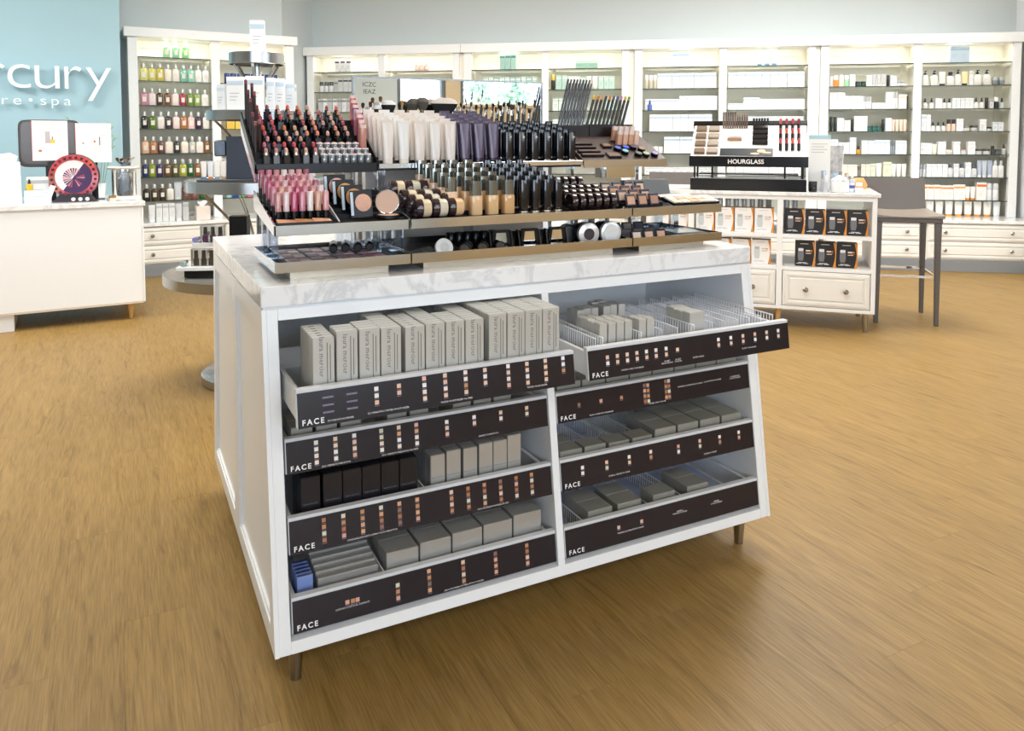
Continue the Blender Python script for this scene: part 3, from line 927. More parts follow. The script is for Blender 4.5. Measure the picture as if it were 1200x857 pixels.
def g_jar(w, h, c, lid):
    def f():
        return MB().lathe([(w * .46, 0), (w * .5, h * .06), (w * .5, h * .55), (w * .46, h * .6)], 14).mesh(M(c, 0.15, noise=0.02), smooth=True)
    def l():
        return MB().lathe([(w * .5, h * .6), (w * .5, h * .96), (w * .46, h)], 14).mesh(M(lid, 0.25, noise=0.02), smooth=True)
    return [('jar_body', cm(('jb', w, h, c), f)), ('lid', cm(('jl', w, h, lid), l))]

def g_cyl(w, h, c, cap):
    """slim round bottle with a straight cap"""
    def f():
        return MB().lathe([(w * .48, 0), (w * .5, h * .02), (w * .5, h * .62)], 12).mesh(M(c, 0.2, noise=0.02), smooth=True)
    def l():
        return MB().lathe([(w * .47, h * .62), (w * .47, h * .98), (w * .44, h)], 12).mesh(M(cap, 0.25, 0.2, noise=0.02), smooth=True)
    return [('bottle_body', cm(('cyb', w, h, c), f)), ('cap', cm(('cyl', w, h, cap), l))]

CN = {'#': ''}
def cname(c):
    """everyday colour word"""
    r_, g_, b_ = [int(c[i:i + 2], 16) for i in (1, 3, 5)]
    mx, mn = max(r_, g_, b_), min(r_, g_, b_)
    if mx < 75:
        return 'black' if mx - mn < 25 else ('navy' if b_ == mx else 'dark brown' if r_ == mx else 'dark green')
    if mx - mn < 26:
        return 'white' if mn > 215 else 'pale grey' if mn > 165 else 'grey'
    if r_ == mx and b_ == mn:
        if g_ > r_ * .88:
            return 'yellow' if b_ < 150 else 'cream'
        if g_ > r_ * .62:
            return 'orange' if b_ < g_ * .6 else 'peach' if mx > 200 else 'brown'
        return 'brown' if mx < 150 else 'orange' if g_ > 90 else 'red'
    if g_ == mx:
        return 'pale green' if mn > 150 else 'green'
    if b_ == mx:
        return ('pale blue' if mn > 150 else 'blue') if g_ >= r_ else 'purple'
    return 'pink' if mx > 190 else 'plum'

KINDW = {'box': 'carton', 'bottle': 'bottle', 'pump': 'pump bottle', 'drop': 'dropper bottle', 'tube': 'tube', 'jar': 'jar', 'cyl': 'slim bottle'}
CATW = {'box': 'carton', 'bottle': 'bottle', 'pump': 'bottle', 'drop': 'bottle', 'tube': 'tube', 'jar': 'jar', 'cyl': 'bottle'}
def make_good(k, w, h, c, c2):
    d = min(0.06, w * 0.7)
    if k == 'box':
        return g_box(w, min(.06, max(.03, w * .8)), h, c, c2)
    if k == 'bottle':
        return g_bottle(w, d, h, c, c2)
    if k == 'pump':
        return g_bottle(w, d, h, c, c2, pump=True)
    if k == 'drop':
        return g_dropper(w, h, c2, c)
    if k == 'tube':
        return g_tube(w, w * .6, h, c, c2)
    if k == 'jar':
        return g_jar(w, h, c, c2)
    return g_cyl(w, h, c, c2)

def stock(F, u0, u1, v, z, items, where, grp, start=0.02, seq=None):
    """items: (kind, count, width, height, colour, colour2[, gap]) laid left to right from u0; where = the shelf in words"""
    u = u0 + start
    n = 0
    for it in items:
        if it[0] == 'skip':
            u += it[1]
            continue
        k, cnt, w, h, c, c2 = it[:6]
        gap = it[6] if len(it) > 6 else 0.004
        cs = c if isinstance(c, list) else [c]
        for j in range(cnt):
            if u + w > u1 - 0.004:
                return
            cc = cs[j % len(cs)]
            lab = '%s %s, %s from left on %s' % (cname(cc), KINDW[k], ORD[min(n, 19)], where)
            dv = random.uniform(-.004, .004)
            product({'box': 'carton', 'drop': 'dropper_bottle', 'cyl': 'slim_bottle', 'pump': 'pump_bottle'}.get(k, k), lab, CATW[k],
                    make_good(k, w, h, cc, c2), F.p(u + w / 2, v + dv, z + 0.0006), F.a + random.uniform(-.012, .012), grp)
            u += w + gap
            n += 1

BAYS = [(-7.073, -6.318), (-6.240, -5.478), (-5.271, -4.511), (-4.439, -3.673), (-3.4615, -2.697), (-2.622, -1.838), (-1.642, -0.8626), (-0.790, 0.006)]
WH, SIL, MINT, TEAL = '#f3f4f5', '#c4c7ca', '#c3dcd2', '#8fc0ba'
B = {
 (0, 0): [('skip', .21), ('box', 3, .055, .135, WH, '#4a4a4c', .012)],
 (0, 1): [('skip', .02), ('cyl', 3, .05, .115, '#e9e9ea', '#55585c', .008), ('box', 1, .05, .12, SIL, '#7b7e82'), ('box', 5, .055, .15, '#d9dbdd', '#55585c', .006), ('cyl', 3, .045, .14, '#efefef', '#6d6f73', .006)],
 (0, 2): [('skip', .01), ('box', 12, .05, .15, ['#c9cccf', '#f1f1f1'], '#8b8e92', .006)],
 (1, 0): [('skip', .30), ('pump', 3, .05, .10, '#ecc9bd', '#efe9e6', .004)],
 (1, 1): [('skip', .33), ('pump', 5, .05, .14, ['#f3e1d8', '#ecd3c8'], '#f4f4f4', .004)],
 (2, 0): [('skip', .28), ('box', 3, .055, .165, '#a9d0c6', '#5f8f86', .006)],
 (2, 1): [('skip', .10), ('box', 11, .053, .14, ['#b9d8cf', '#cfe6dd', '#a6cdc4'], '#eef4f0', .006)],
 (3, 0): [('skip', .26), ('box', 2, .115, .075, '#9fcdb6', '#e8f2ea', .002)],
 (3, 1): [('cyl', 1, .045, .16, '#2e2f2c', '#d8b94c', .012), ('box', 2, .055, .15, '#bfe0d4', '#dff0e8', .008), ('tube', 2, .055, .14, WH, '#c4dcd2', .012), ('box', 1, .05, .13, '#c7e6da', '#eef4f0'), ('tube', 2, .055, .14, '#f1f4f0', '#c4dcd2', .012), ('box', 3, .05, .135, '#c7e6da', '#e3eee8', .006)],
 (3, 2): [('skip', .02), ('box', 4, .06, .13, '#e3efe8', '#b9d8cb', .008), ('skip', .28), ('box', 2, .06, .14, '#d5ebe2', '#b9d8cb', .004)],
 (3, 3): [('skip', .02), ('box', 9, .06, .13, ['#eef4f1', '#d5ebe2'], '#b9d8cb', .01)],
 (4, 0): [('skip', .28), ('box', 3, .055, .15, '#dfe8ef', '#a9c6dd', .001)],
 (4, 1): [('cyl', 3, .042, .14, '#cfc9b6', '#f0eeea', .002), ('box', 8, .071, .155, WH, '#bcd2e2', .003)],
 (4, 2): [('skip', .01), ('box', 5, .067, .115, '#f1f3f7', '#c4d2e6', .002), ('box', 5, .074, .145, WH, '#d5dcea', .002)],
 (4, 3): [('skip', .055), ('box', 8, .077, .175, WH, '#bed2e2', .002)],
 (4, 4): [('jar', 4, .045, .07, '#e8ecec', '#f6f6f6', .004), ('skip', .01), ('box', 6, .078, .17, WH, '#a9c8e0', .002)],
 (4, 5): [('skip', .01), ('box', 10, .066, .075, WH, '#c4d4e2', .003)],
 (5, 0): [('skip', .28), ('tube', 3, .055, .16, '#dfeaf0', '#5f9cc0', .016)],
 (5, 1): [('box', 9, .079, .155, WH, '#bcd2e2', .003)],
 (5, 2): [('box', 2, .075, .065, WH, '#a8cfe4', .002), ('box', 2, .077, .125, WH, '#bcd2e2', .002), ('box', 5, .084, .105, WH, '#d6dce6', .002)],
 (5, 3): [('box', 9, .079, .15, WH, '#bcd2e2', .003)],
 (5, 5): [('box', 9, .079, .14, '#eceff2', '#c4d0dc', .003)],
 (6, 0): [('skip', .24), ('box', 3, .052, .125, '#f0f2f4', '#cfd4da', .002)],
 (6, 1): [('cyl', 1, .03, .1, '#e3dcec', '#f2f2f4'), ('cyl', 1, .05, .11, '#e89a4e', '#f3efe8'), ('cyl', 1, .045, .115, '#f4ece4', '#f4f4f4'), ('cyl', 1, .045, .11, '#a7dcb4', '#f1f1f1'), ('box', 1, .05, .12, WH, '#d9dde0'), ('jar', 2, .048, .05, '#27463f', '#1e3530', .003), ('box', 1, .05, .11, '#e7eae2', '#cfd3d0'), ('tube', 3, .042, .12, '#c3c4c8', '#e9e9ea', .002), ('cyl', 1, .03, .11, '#2a2e2c', '#39403c'), ('box', 1, .055, .1, WH, '#dcdcdc'), ('jar', 2, .038, .045, '#e5e8ec', '#9ba0a6', .004), ('skip', .02), ('tube', 1, .055, .13, '#d3d4d6', '#efefef')],
 (6, 2): [('box', 2, .07, .165, '#f2f4f4', '#dfe4e8', .003), ('box', 3, .055, .13, WH, '#d7dde2', .003), ('cyl', 3, .024, .12, '#eef0f1', '#c3c7ca', .003), ('box', 2, .06, .06, WH, '#e0e0e0', .002), ('box', 1, .065, .165, '#f4f4f3', '#dedede'), ('cyl', 2, .022, .17, '#eceeee', '#cfd2d4', .002), ('box', 1, .07, .14, '#f6f2ec', '#e8cfc4'), ('cyl', 2, .022, .13, ['#5a443a', '#7a5f52'], '#4a3a34', .003)],
 (6, 3): [('skip', .01), ('cyl', 2, .028, .145, '#1f2f2b', '#33413d', .006), ('box', 1, .06, .13, WH, '#dcdcdc'), ('box', 1, .06, .11, '#f2e9ea', '#d9d4d6'), ('cyl', 1, .026, .12, '#24312d', '#313c38'), ('box', 2, .06, .15, '#f4f4f2', '#e3e3e3', .002), ('jar', 3, .042, .055, '#2d6a62', '#24504b', .003), ('cyl', 1, .028, .12, '#22302c', '#3a4541'), ('box', 1, .055, .13, WH, '#dddddd'), ('tube', 4, .033, .115, '#f0d5c4', '#efd0bb', .003)],
 (6, 4): [('box', 1, .09, .145, '#dfe7ee', '#c7d3de'), ('box', 2, .05, .115, '#e3eaf0', '#cfd8e0', .002), ('box', 1, .06, .165, '#dfe6ec', '#c5d0da'), ('drop', 1, .045, .08, '#dfaa3e', '#3a3630'), ('box', 2, .06, .135, '#e6edf2', '#c9d5e0', .002), ('box', 3, .045, .14, '#e1e9ef', '#cbd6e0', .002), ('cyl', 2, .022, .13, '#9aa3ac', '#7c858e', .003), ('box', 2, .05, .135, '#e3ebf1', '#cad5df', .002)],
 (6, 5): [('skip', .10), ('box', 2, .085, .115, '#efeadb', '#dcd6c4', .003), ('cyl', 1, .035, .10, '#8f8a86', '#6e6a68'), ('box', 2, .04, .12, '#ece7d4', '#d9d3be', .003), ('box', 1, .045, .125, '#d7dfc9', '#c5cdb6'), ('tube', 1, .06, .13, '#f4f2ea', '#efece0'), ('box', 1, .075, .145, '#dde2c9', '#cbd1b5'), ('tube', 3, .045, .125, '#f5f3ee', '#e9e6dc', .004)],
 (6, 6): [('skip', .02), ('box', 2, .06, .10, '#e8e9e6', '#d2d4d0', .01), ('skip', .10), ('box', 3, .1, .075, '#dfe6de', '#c9d2c8', .004)],
 (7, 0): [('skip', .24), ('box', 2, .085, .155, '#b7c9d6', '#98afbf', .001)],
 (7, 1): [('pump', 1, .06, .145, '#e4e4e1', '#262626', .008), ('skip', .012), ('pump', 1, .065, .145, '#e4e4e1', '#262626', .012), ('tube', 1, .06, .135, '#efe6d8', '#262624', .006), ('bottle', 1, .07, .13, '#dcdcd9', '#2a2a2a', .003), ('pump', 1, .055, .15, '#e0e0dd', '#222222', .006), ('tube', 1, .06, .135, '#ead9a6', '#2a2822', .006), ('box', 1, .035, .14, '#ecebe6', '#d5d4ce', .004), ('pump', 2, .07, .145, '#dfdfdb', '#262626', .012), ('jar', 2, .055, .075, '#7d8585', '#a9b0b0', .004), ('box', 1, .05, .105, '#c3cccd', '#a9b3b5')],
 (7, 2): [('skip', .015), ('drop', 2, .045, .105, '#eeeeec', '#262524', .012), ('box', 1, .055, .1, '#f0f0ee', '#dedede', .004), ('drop', 2, .042, .1, '#eeeeec', '#262524', .004), ('box', 5, .034, .1, '#ecefef', '#d8dcdd', .004), ('drop', 2, .045, .105, '#f0efed', '#262524', .006), ('cyl', 1, .03, .105, '#2f2b2a', '#3b3634', .008), ('box', 1, .035, .085, '#d5d6d5', '#8b8c8c'), ('cyl', 1, .045, .105, '#2a2c2b', '#e4e4e2', .004), ('drop', 1, .045, .1, '#c9d2d4', '#262524'), ('tube', 1, .045, .14, '#bfc9d2', '#e3e6e8')],
 (7, 3): [('box', 1, .05, .165, '#e3e9ec', '#c4d0d8', .004), ('box', 1, .035, .16, '#eef1f3', '#d7dde2', .004), ('drop', 3, .042, .09, '#efefee', '#22201f', .006), ('cyl', 2, .038, .115, '#f0d6c4', '#3b3130', .004), ('box', 1, .06, .12, '#f2f3f2', '#dadcdc', .003), ('jar', 1, .06, .05, '#d9d6cd', '#8d8a83', .004), ('jar', 1, .065, .055, '#cfcfcf', '#4b4a49', .012), ('box', 1, .06, .115, '#e3e6e6', '#cfd4d6'), ('jar', 1, .05, .04, '#d3d8da', '#3d3c3b'), ('box', 2, .045, .085, '#e1e6e8', '#c9d1d4')],
 (7, 4): [('box', 2, .05, .11, '#edeff0', '#d7dcde', .003), ('tube', 1, .05, .1, '#e9e3d6', '#e4dcc0'), ('box', 1, .07, .125, '#f1f2f2', '#dadddf'), ('jar', 1, .06, .045, '#d5cfc3', '#e9e6de'), ('box', 1, .06, .125, '#eef0f0', '#d8dcde'), ('jar', 1, .06, .045, '#c9d0d6', '#e3c9c2'), ('box', 1, .065, .125, '#f2f2f1', '#dcdedf'), ('jar', 2, .065, .055, '#d5d6d4', '#55524e', .006), ('cyl', 1, .03, .085, '#4a4a4b', '#38383a'), ('jar', 1, .055, .05, '#6a6b6c', '#4c4c4d'), ('drop', 1, .04, .1, '#c9ccce', '#2b2b2c')],
 (7, 5): [('cyl', 2, .028, .12, '#d5dade', '#aab2b9', .004), ('box', 4, .045, .125, '#f0f2f3', '#d7dde2', .003), ('bottle', 1, .05, .125, '#d5dce4', '#4a5560', .004), ('box', 1, .045, .13, '#e9edf0', '#cfd8de'), ('bottle', 1, .05, .125, '#cfd6de', '#4a5560', .004), ('box', 1, .05, .145, '#eef0f2', '#d2d9df'), ('bottle', 1, .05, .12, '#d3dae2', '#4a5560', .004), ('tube', 3, .045, .165, ['#b9c4d6', '#c9d1df', '#aab6cb'], '#e6e9ee', .0), ('bottle', 3, .05, .165, '#eceef0', '#d9dde2', .002)],
 (7, 6): [('skip', .02), ('box', 3, .055, .145, '#f4ede6', '#ef8f3c', .003), ('box', 2, .058, .14, '#f5efe9', '#ed8a35', .003), ('box', 2, .05, .15, '#f6f2ee', '#f0a050', .003), ('tube', 2, .045, .13, '#f3efe9', '#ef9a48', .003), ('box', 1, .085, .175, '#f6f1ea', '#e9702c', .003), ('cyl', 2, .055, .165, '#e9ecef', '#d9dde2', .004)],
 (7, 7): [('skip', .07), ('tube', 7, .072, .148, '#f7f2ea', '#d99a4a', .014), ('tube', 1, .065, .145, '#eef0f2', '#dfe4e8', .014)],
}
BAYN = ['first', 'second', 'third', 'fourth', 'fifth', 'sixth', 'seventh', 'eighth']
for (b_, s_), items in B.items():
    u0, u1 = BAYS[b_]
    z = ZS[s_] if s_ < 7 else 0.485
    v = 0.33 + 0.075 if s_ < 7 else 0.20
    where = '%s shelf, %s back-wall bay' % (ORD[s_], BAYN[b_]) if s_ < 7 else 'marble ledge, eighth back-wall bay'
    if s_ == 7:
        v = 0.40
    stock(FW, u0, u1, v, z, items, where, 'goods on the back wall shelves')
# blue dropper standing in front of the cartons
product('dropper_bottle', 'small cobalt blue dropper bottle in front of white cartons', 'bottle', g_dropper(0.045, 0.105, '#2b3b8f', '#5b78c4'), FW.p(-3.385, 0.3615, 1.5346), 0)

LB = {
 (0, 0): [('skip', .20), ('bottle', 3, .062, .155, ['#9fd6a2', '#8fd3a6', '#86cf7d'], '#cfe8d2', .022)],
 (0, 1): [('bottle', 3, .064, .165, ['#d8d684', '#d6cf6a', '#cfbf4e'], '#c9cac6', .006), ('bottle', 2, .062, .165, ['#efe7d8', '#f0e3da'], '#c9cac6', .006), ('bottle', 2, .06, .165, ['#7fbfa9', '#8fd0bb'], '#c9cac6', .006), ('bottle', 3, .06, .165, ['#f0f1ee', '#f2f2f0', '#f2efe6'], '#c9cac6', .006)],
 (0, 2): [('bottle', 2, .064, .16, ['#c68aa2', '#efd8dc'], '#c9cac6', .004), ('bottle', 2, .06, .16, ['#4a3a2a', '#7a4a2c'], '#c9cac6', .006), ('bottle', 1, .062, .16, '#f0dcd8', '#c9cac6', .006), ('bottle', 1, .06, .16, '#a2324a', '#c9cac6', .006), ('bottle', 2, .058, .16, ['#6f8c3a', '#8fae5a'], '#c9cac6', .006), ('bottle', 2, .066, .16, '#f2f0e6', '#c9cac6', .004)],
 (0, 3): [('bottle', 1, .06, .16, '#1f2430', '#c9cac6', .006), ('bottle', 1, .066, .16, '#5a7a2e', '#c9cac6', .006), ('bottle', 1, .062, .16, '#f0e6e0', '#c9cac6', .006), ('bottle', 1, .06, .16, '#40363a', '#c9cac6', .006), ('bottle', 1, .062, .16, '#f0d5d2', '#c9cac6', .006), ('bottle', 1, .06, .16, '#b97a4a', '#c9cac6', .006), ('bottle', 1, .06, .16, '#efc9c4', '#c9cac6', .006), ('bottle', 1, .06, .16, '#3a2440', '#c9cac6', .006), ('bottle', 1, .064, .16, '#f2ece4', '#c9cac6', .006)],
 (0, 4): [('bottle', 2, .062, .155, ['#e9b99a', '#b5774a'], '#c9cac6', .006), ('bottle', 1, .058, .155, '#6a4440', '#c9cac6', .006), ('bottle', 1, .07, .155, '#f0ddd0', '#c9cac6', .006), ('bottle', 1, .058, .155, '#2f3538', '#c9cac6', .006), ('bottle', 1, .066, .155, '#f2e2d4', '#c9cac6', .006), ('bottle', 1, .056, .155, '#b9bdb4', '#c9cac6', .006), ('bottle', 1, .066, .155, '#f2e6e0', '#c9cac6', .006), ('bottle', 1, .056, .155, '#8a5a2a', '#c9cac6', .006)],
 (0, 5): [('bottle', 1, .052, .16, '#223a6a', '#c9cac6', .004), ('bottle', 1, .058, .16, '#8f9a2a', '#c9cac6', .004), ('bottle', 1, .06, .16, '#3a2f63', '#c9cac6', .006), ('bottle', 1, .064, .16, '#6a4a2a', '#c9cac6', .006), ('bottle', 1, .06, .16, '#54522e', '#c9cac6', .006), ('bottle', 1, .066, .16, '#a4a83a', '#c9cac6', .006), ('bottle', 1, .056, .16, '#1f5a34', '#c9cac6', .006), ('bottle', 1, .06, .16, '#8a5a30', '#c9cac6', .006)],
 (0, 6): [('bottle', 3, .062, .15, ['#241c16', '#4a3416', '#3a2a18'], '#c9cac6', .006), ('bottle', 1, .062, .15, '#efe6dc', '#c9cac6', .004), ('tube', 1, .07, .165, '#c9cdd2', '#e2e4e6', .008), ('box', 1, .075, .11, '#6a4534', '#d8c8b0'), ('box', 1, .06, .1, '#7a4a3a', '#9a6a54', .004), ('jar', 1, .06, .08, '#1f6a3a', '#3a8a54')],
 (0, 7): [('skip', .02), ('tube', 1, .06, .155, '#d9dadb', '#f0f0f0'), ('box', 3, .05, .165, '#dcdedf', '#b9bcbf', .004), ('tube', 1, .06, .16, '#c9cbcd', '#eeeeee'), ('box', 1, .05, .17, '#c3c5c7', '#a9abae')],
 (1, 0): [('skip', .13), ('box', 2, .075, .035, '#e8b53a', '#d99a2a', .004)],
 (1, 1): [('skip', .03), ('jar', 1, .05, .1, '#1c2a5a', '#24408a'), ('jar', 9, .06, .10, ['#24408a', '#2c4c9a'], '#1f3a80', .006)],
 (1, 2): [('skip', .02), ('bottle', 9, .06, .15, ['#eef0f2', '#d9e2ea'], '#c9cac6', .006)],
 (1, 3): [('skip', .04), ('box', 6, .075, .12, ['#eabf3a', '#f0cc54'], '#f4e6b0', .008)],
 (1, 4): [('skip', .02), ('box', 1, .12, .035, '#f0c63a', '#e0a92a'), ('box', 5, .07, .1, ['#efc84a', '#f2d878'], '#f4e6b0', .008)],
 (1, 5): [('skip', .02), ('jar', 3, .065, .09, ['#1f5a3a', '#2a3a34'], '#c9cac6', .008), ('jar', 5, .06, .08, ['#24443a', '#1c2e2a'], '#3a4a44', .008)],
 (1, 6): [('skip', .02), ('bottle', 8, .056, .15, ['#9fd0d6', '#1f4fa0', '#6fb84a', '#e06a7a'], '#c9cac6', .01)],
}
for (b_, s_), items in LB.items():
    u0, u1 = (PILL[b_][1], PILL[b_ + 1][0])
    z = ZSL[s_] if s_ < 7 else 0.485
    v = 0.30 + 0.075 if s_ < 7 else 0.12
    where = '%s shelf, %s bay beside blue wall' % (ORD[s_], ('left', 'right')[b_]) if s_ < 7 else 'marble ledge beside the blue wall'
    stock(FL, u0, u1, v, z, items, where, 'bath bottles and cartons beside the blue wall')
t = thing('tissue_box', 'cream square tissue box with tissue sticking out, on marble ledge', 'tissue box', FL.p(0.50, 0.12, 0.485), FL.a)
mk('box_body', MB().box(-.062, .062, -.062, .062, 0, .128).mesh(cmat('#e3d8cf'), bevel=0.004), t)
mk('tissue', MB().loft([sq_ring(.04, .012, .128, e=2), sq_ring(.075, .02, .155, e=2), [(x * 1.1 + .004, y + .01, .17 + .012 * math.sin(x * 90)) for x, y, z in sq_ring(.085, .012, .17, e=2)]]).mesh(cmat('#f7f3f0')), t)
# ------------------------------------------------------------------ tiered makeup display on the island
MIRSTEEL = M('#e4e6e8', 0.13, 1.0, noise=0)
def open_tray(x0, x1, y0, y1, z0, z1, label, floor_mat=BLACKM):
    """bottom tier: low mirrored tray on a mirrored foot"""
    t = thing('display_tray', label, 'tray', (x0, y0, 0.92))
    w, d, zb = x1 - x0, y1 - y0, 0.02
    k = 0.004
    mk('foot', MB().box(.04, w - .05, .027, d - .04, 0, zb).mesh(M('#b4a996', .3, 1.0, noise=.03)), t)
    mk('rim', MB().ringframe([(0, 0), (w, 0), (w, d), (0, d)], [(k, k), (w - k, k), (w - k, d - k), (k, d - k)], zb, zb + .025, 'z').mesh(MIRSTEEL), t)
    mk('floor_plate', MB().box(k, w - k, k, d - k, zb, zb + .006).mesh(floor_mat), t)
    return t
TX = [(0.040, 0.376), (0.380, 1.060), (1.064, 1.400)]
TIERN = ['left', 'middle', 'right']
for k, (a, b) in enumerate(TX):
    open_tray(a, b, 0.05, 0.37, 0, 0, 'low mirrored tray on the marble, %s one of bottom tier' % TIERN[k])
ZBT = 0.946      # floor of the bottom trays

def step_tray(x0, x1, y0, z0, z1, rows, pitch, rise, yfirst, label, mat, back_y=0.56, lipm=MIRSTEEL, side=True, zback=None, post=None, foot=0.92, post_z=0.0, xcut=None):
    """stepped tray with mirrored front lip, black stepped floor, clear side panels and posts"""
    t = thing('stepped_tray', label, 'tray', (x0, y0, foot))
    w = x1 - x0
    mk('front_lip', MB().box(0, w, 0, .005, z0 - foot, z1 - foot).mesh(lipm, bevel=0.0006), t)
    steps = []
    yb = back_y - y0
    edges = [0.005] + [yfirst - y0 + pitch * (r_ + 1) - pitch / 2 for r_ in range(rows - 1)] + [yb]
    for r_ in range(rows):
        zt = z1 - 0.001 + rise * r_ - foot
        mk('step', MB().box(0.004, (xcut if xcut and r_ else w - 0.004), edges[r_], edges[r_ + 1], zt - 0.010 - rise, zt).mesh(mat), t)
        steps.append((yfirst + pitch * r_, z1 - 0.001 + rise * r_))
    if xcut:
        mk('flat_floor', MB().box(xcut, w - .004, edges[1], yb, z1 - .011 - foot, z1 - .001 - foot).mesh(mat), t)
    zbk = (zback or (z1 + rise * rows + 0.03)) - foot
    if side:
        for xx in (0.0, w - 0.004):
            mk('side_panel', MB().prism([(0, z0 - foot), (yb, zbk - 0.05), (yb, zbk), (0, z1 - foot + 0.002)], xx, xx + 0.004, 'x').mesh(lipm), t)
    if post:
        for px, py in post:
            zt = z1 - 0.011 - foot - 0.002
            for r_ in range(rows):
                if py > edges[r_]:
                    zt = z1 - 0.011 - rise + rise * r_ - foot
            mk('clear_post', MB().box(px - .012, px + .012, py - .012, py + .012, post_z, zt).mesh(ACRYL), t)
    return t, steps

# ---------------------------------------------------------------- small makeup goods
def lipstick(c, clear):
    body = ('lipstick_case', cm(('lc', clear), lambda: MB().box(-.0085, .0085, -.0085, .0085, 0, .024).mesh(M('#3a3431', 0.12, 0.3, noise=0.02) if clear else BLACK, bevel=0.001)))
    col = ('collar', cm(('lcol', clear), lambda: MB().lathe([(.0068, .024), (.0068, .031)], 10).mesh(M('#c9c2b6', .15, .8, noise=0) if clear else BLACK, smooth=True)))
    bul = ('bullet', cm(('lb', c), lambda: MB().loft([[(x, y, .031) for x, y, z in sq_ring(.0098, .0098, 0, 10, 2)], [(x, y, .0355) for x, y, z in sq_ring(.0098, .0098, 0, 10, 2)],
                                                        [(x, y, .0405 + y * .62) for x, y, z in sq_ring(.0088, .0090, 0, 10, 2)], [(x, y, .0428 + y * .70) for x, y, z in sq_ring(.0045, .006, 0, 10, 2)]]).mesh(M(c, .3, noise=.02), smooth=True)))
    return [body, col, bul]
LIPC = ['#d8a08c', '#d8a08c', '#c98c86', '#b9606a', '#dcaf9a', '#e0563a', '#d9763c', '#cf9a7a', '#cf9a7a', '#c86a86', '#8f4a52', '#dcaf9a', '#b84a5e', '#e8896a', '#c07a6c', '#d2b29a', '#d6455a', '#a8324a']
LIPN = {'#d8a08c': 'nude', '#c98c86': 'dusty rose', '#b9606a': 'mauve', '#c4304a': 'crimson', '#a8324a': 'berry', '#e0563a': 'vermilion', '#d9763c': 'orange', '#cf9a7a': 'tan', '#c86a86': 'pink',
        '#8f4a52': 'brownish', '#dcaf9a': 'beige', '#b84a5e': 'raspberry', '#e8896a': 'coral', '#c07a6c': 'terracotta', '#d2b29a': 'sand', '#d6455a': 'red'}

# ---- top tier, left: lipstick rack
rl = random.Random(3)
NROW = 9
RZ0 = 1.198
t, st = step_tray(0.040, 0.376, 0.325, 1.163, 1.190, NROW, 0.0265, 0.0155, 0.341, 'black stepped lipstick rack with mirrored sides, top left tier', BLACKM, back_y=0.575, lipm=BLACK, side=False,
                  post=[(.06, .12), (.28, .12), (.06, .22), (.28, .22)], foot=0.92)
w = 0.336
for xx in (0.0, w - .004):
    mk('side_panel', MB().prism([(0, 1.166 - .92), (.25, 1.30 - .92), (.25, 1.335 - .92), (.0, 1.196 - .92)], xx - (.001 if xx == 0 else -.001), xx + .004, 'x').mesh(BLACK), t)
    mk('mirror_strip', MB().prism([(-.001, 1.140 - .92), (.25, 1.272 - .92), (.25, 1.300 - .92), (-.001, 1.165 - .92)], xx - (.001 if xx == 0 else -.001), xx + .004, 'x').mesh(MIRSTEEL), t)
for r_ in range(NROW):
    y, z = st[r_]
    if r_ == 0:
        xs = [(0.072 + .0265 * k, k) for k in range(5)] + [(0.2045, 5)]
    elif r_ == 1:
        xs = [(0.072 + .0265 * k, k) for k in range(6)]
    elif r_ == 2:
        xs = [(0.085 + .030 * k, k) for k in range(4)]
    else:
        xs = [(0.082 + .0292 * k, k) for k in range(9)]
    for x, k in xs:
        if r_ > 2 and rl.random() < .04:
            continue
        c = rl.choice(['#c4304a', '#d6455a', '#b9606a', '#c86a86', '#a8324a']) if r_ == 1 else (rl.choice(['#d8a08c', '#c98c86', '#c86a86', '#dcaf9a']) if r_ == 0 else rl.choice(LIPC))
        product('lipstick', '%s lipstick, %s from left in %s row of the rack' % (LIPN[c], ORD[k], ORD[r_]), 'lipstick', lipstick(c, r_ == 0), (x, y, z), rl.uniform(-.3, .3), 'lipsticks on the rack')
# clear lip pots in the right front corner of the rack
for r_ in range(3):
    y, z = st[r_]
    for k in range(7 if r_ < 2 else 6):
        c = rl.choice(['#dcaf9a', '#c98c86', '#c4304a', '#e8896a', '#d8a08c', '#8f4a52'])
        product('lip_pot', 'clear lip pot with %s gloss, %s from left, %s row beside lipsticks' % (LIPN[c], ORD[k], ORD[r_]), 'pot',
                [('glass_pot', cm('lpb', lambda: MB().lathe([(.0092, 0), (.0098, .002), (.0098, .022), (.0085, .024)], 12).mesh(M('#8f9598', .08, .45, noise=0), smooth=True))),
                 ('gloss', cm(('lpg', c), lambda: MB().lathe([(.0062, .0242), (.006, .027), (.003, .0285)], 10).mesh(M(c, .15, noise=0), smooth=True))),
                 ('rim', cm('lpr', lambda: MB().lathe([(.0096, .0225), (.0098, .0255), (.0072, .0262), (.0070, .0245)], 12, cap=False).mesh(M('#f4f4f4', .12, noise=0), smooth=True)))],
                (0.2275 + .0207 * k, y, z), 0, 'clear lip pots beside the lipsticks')
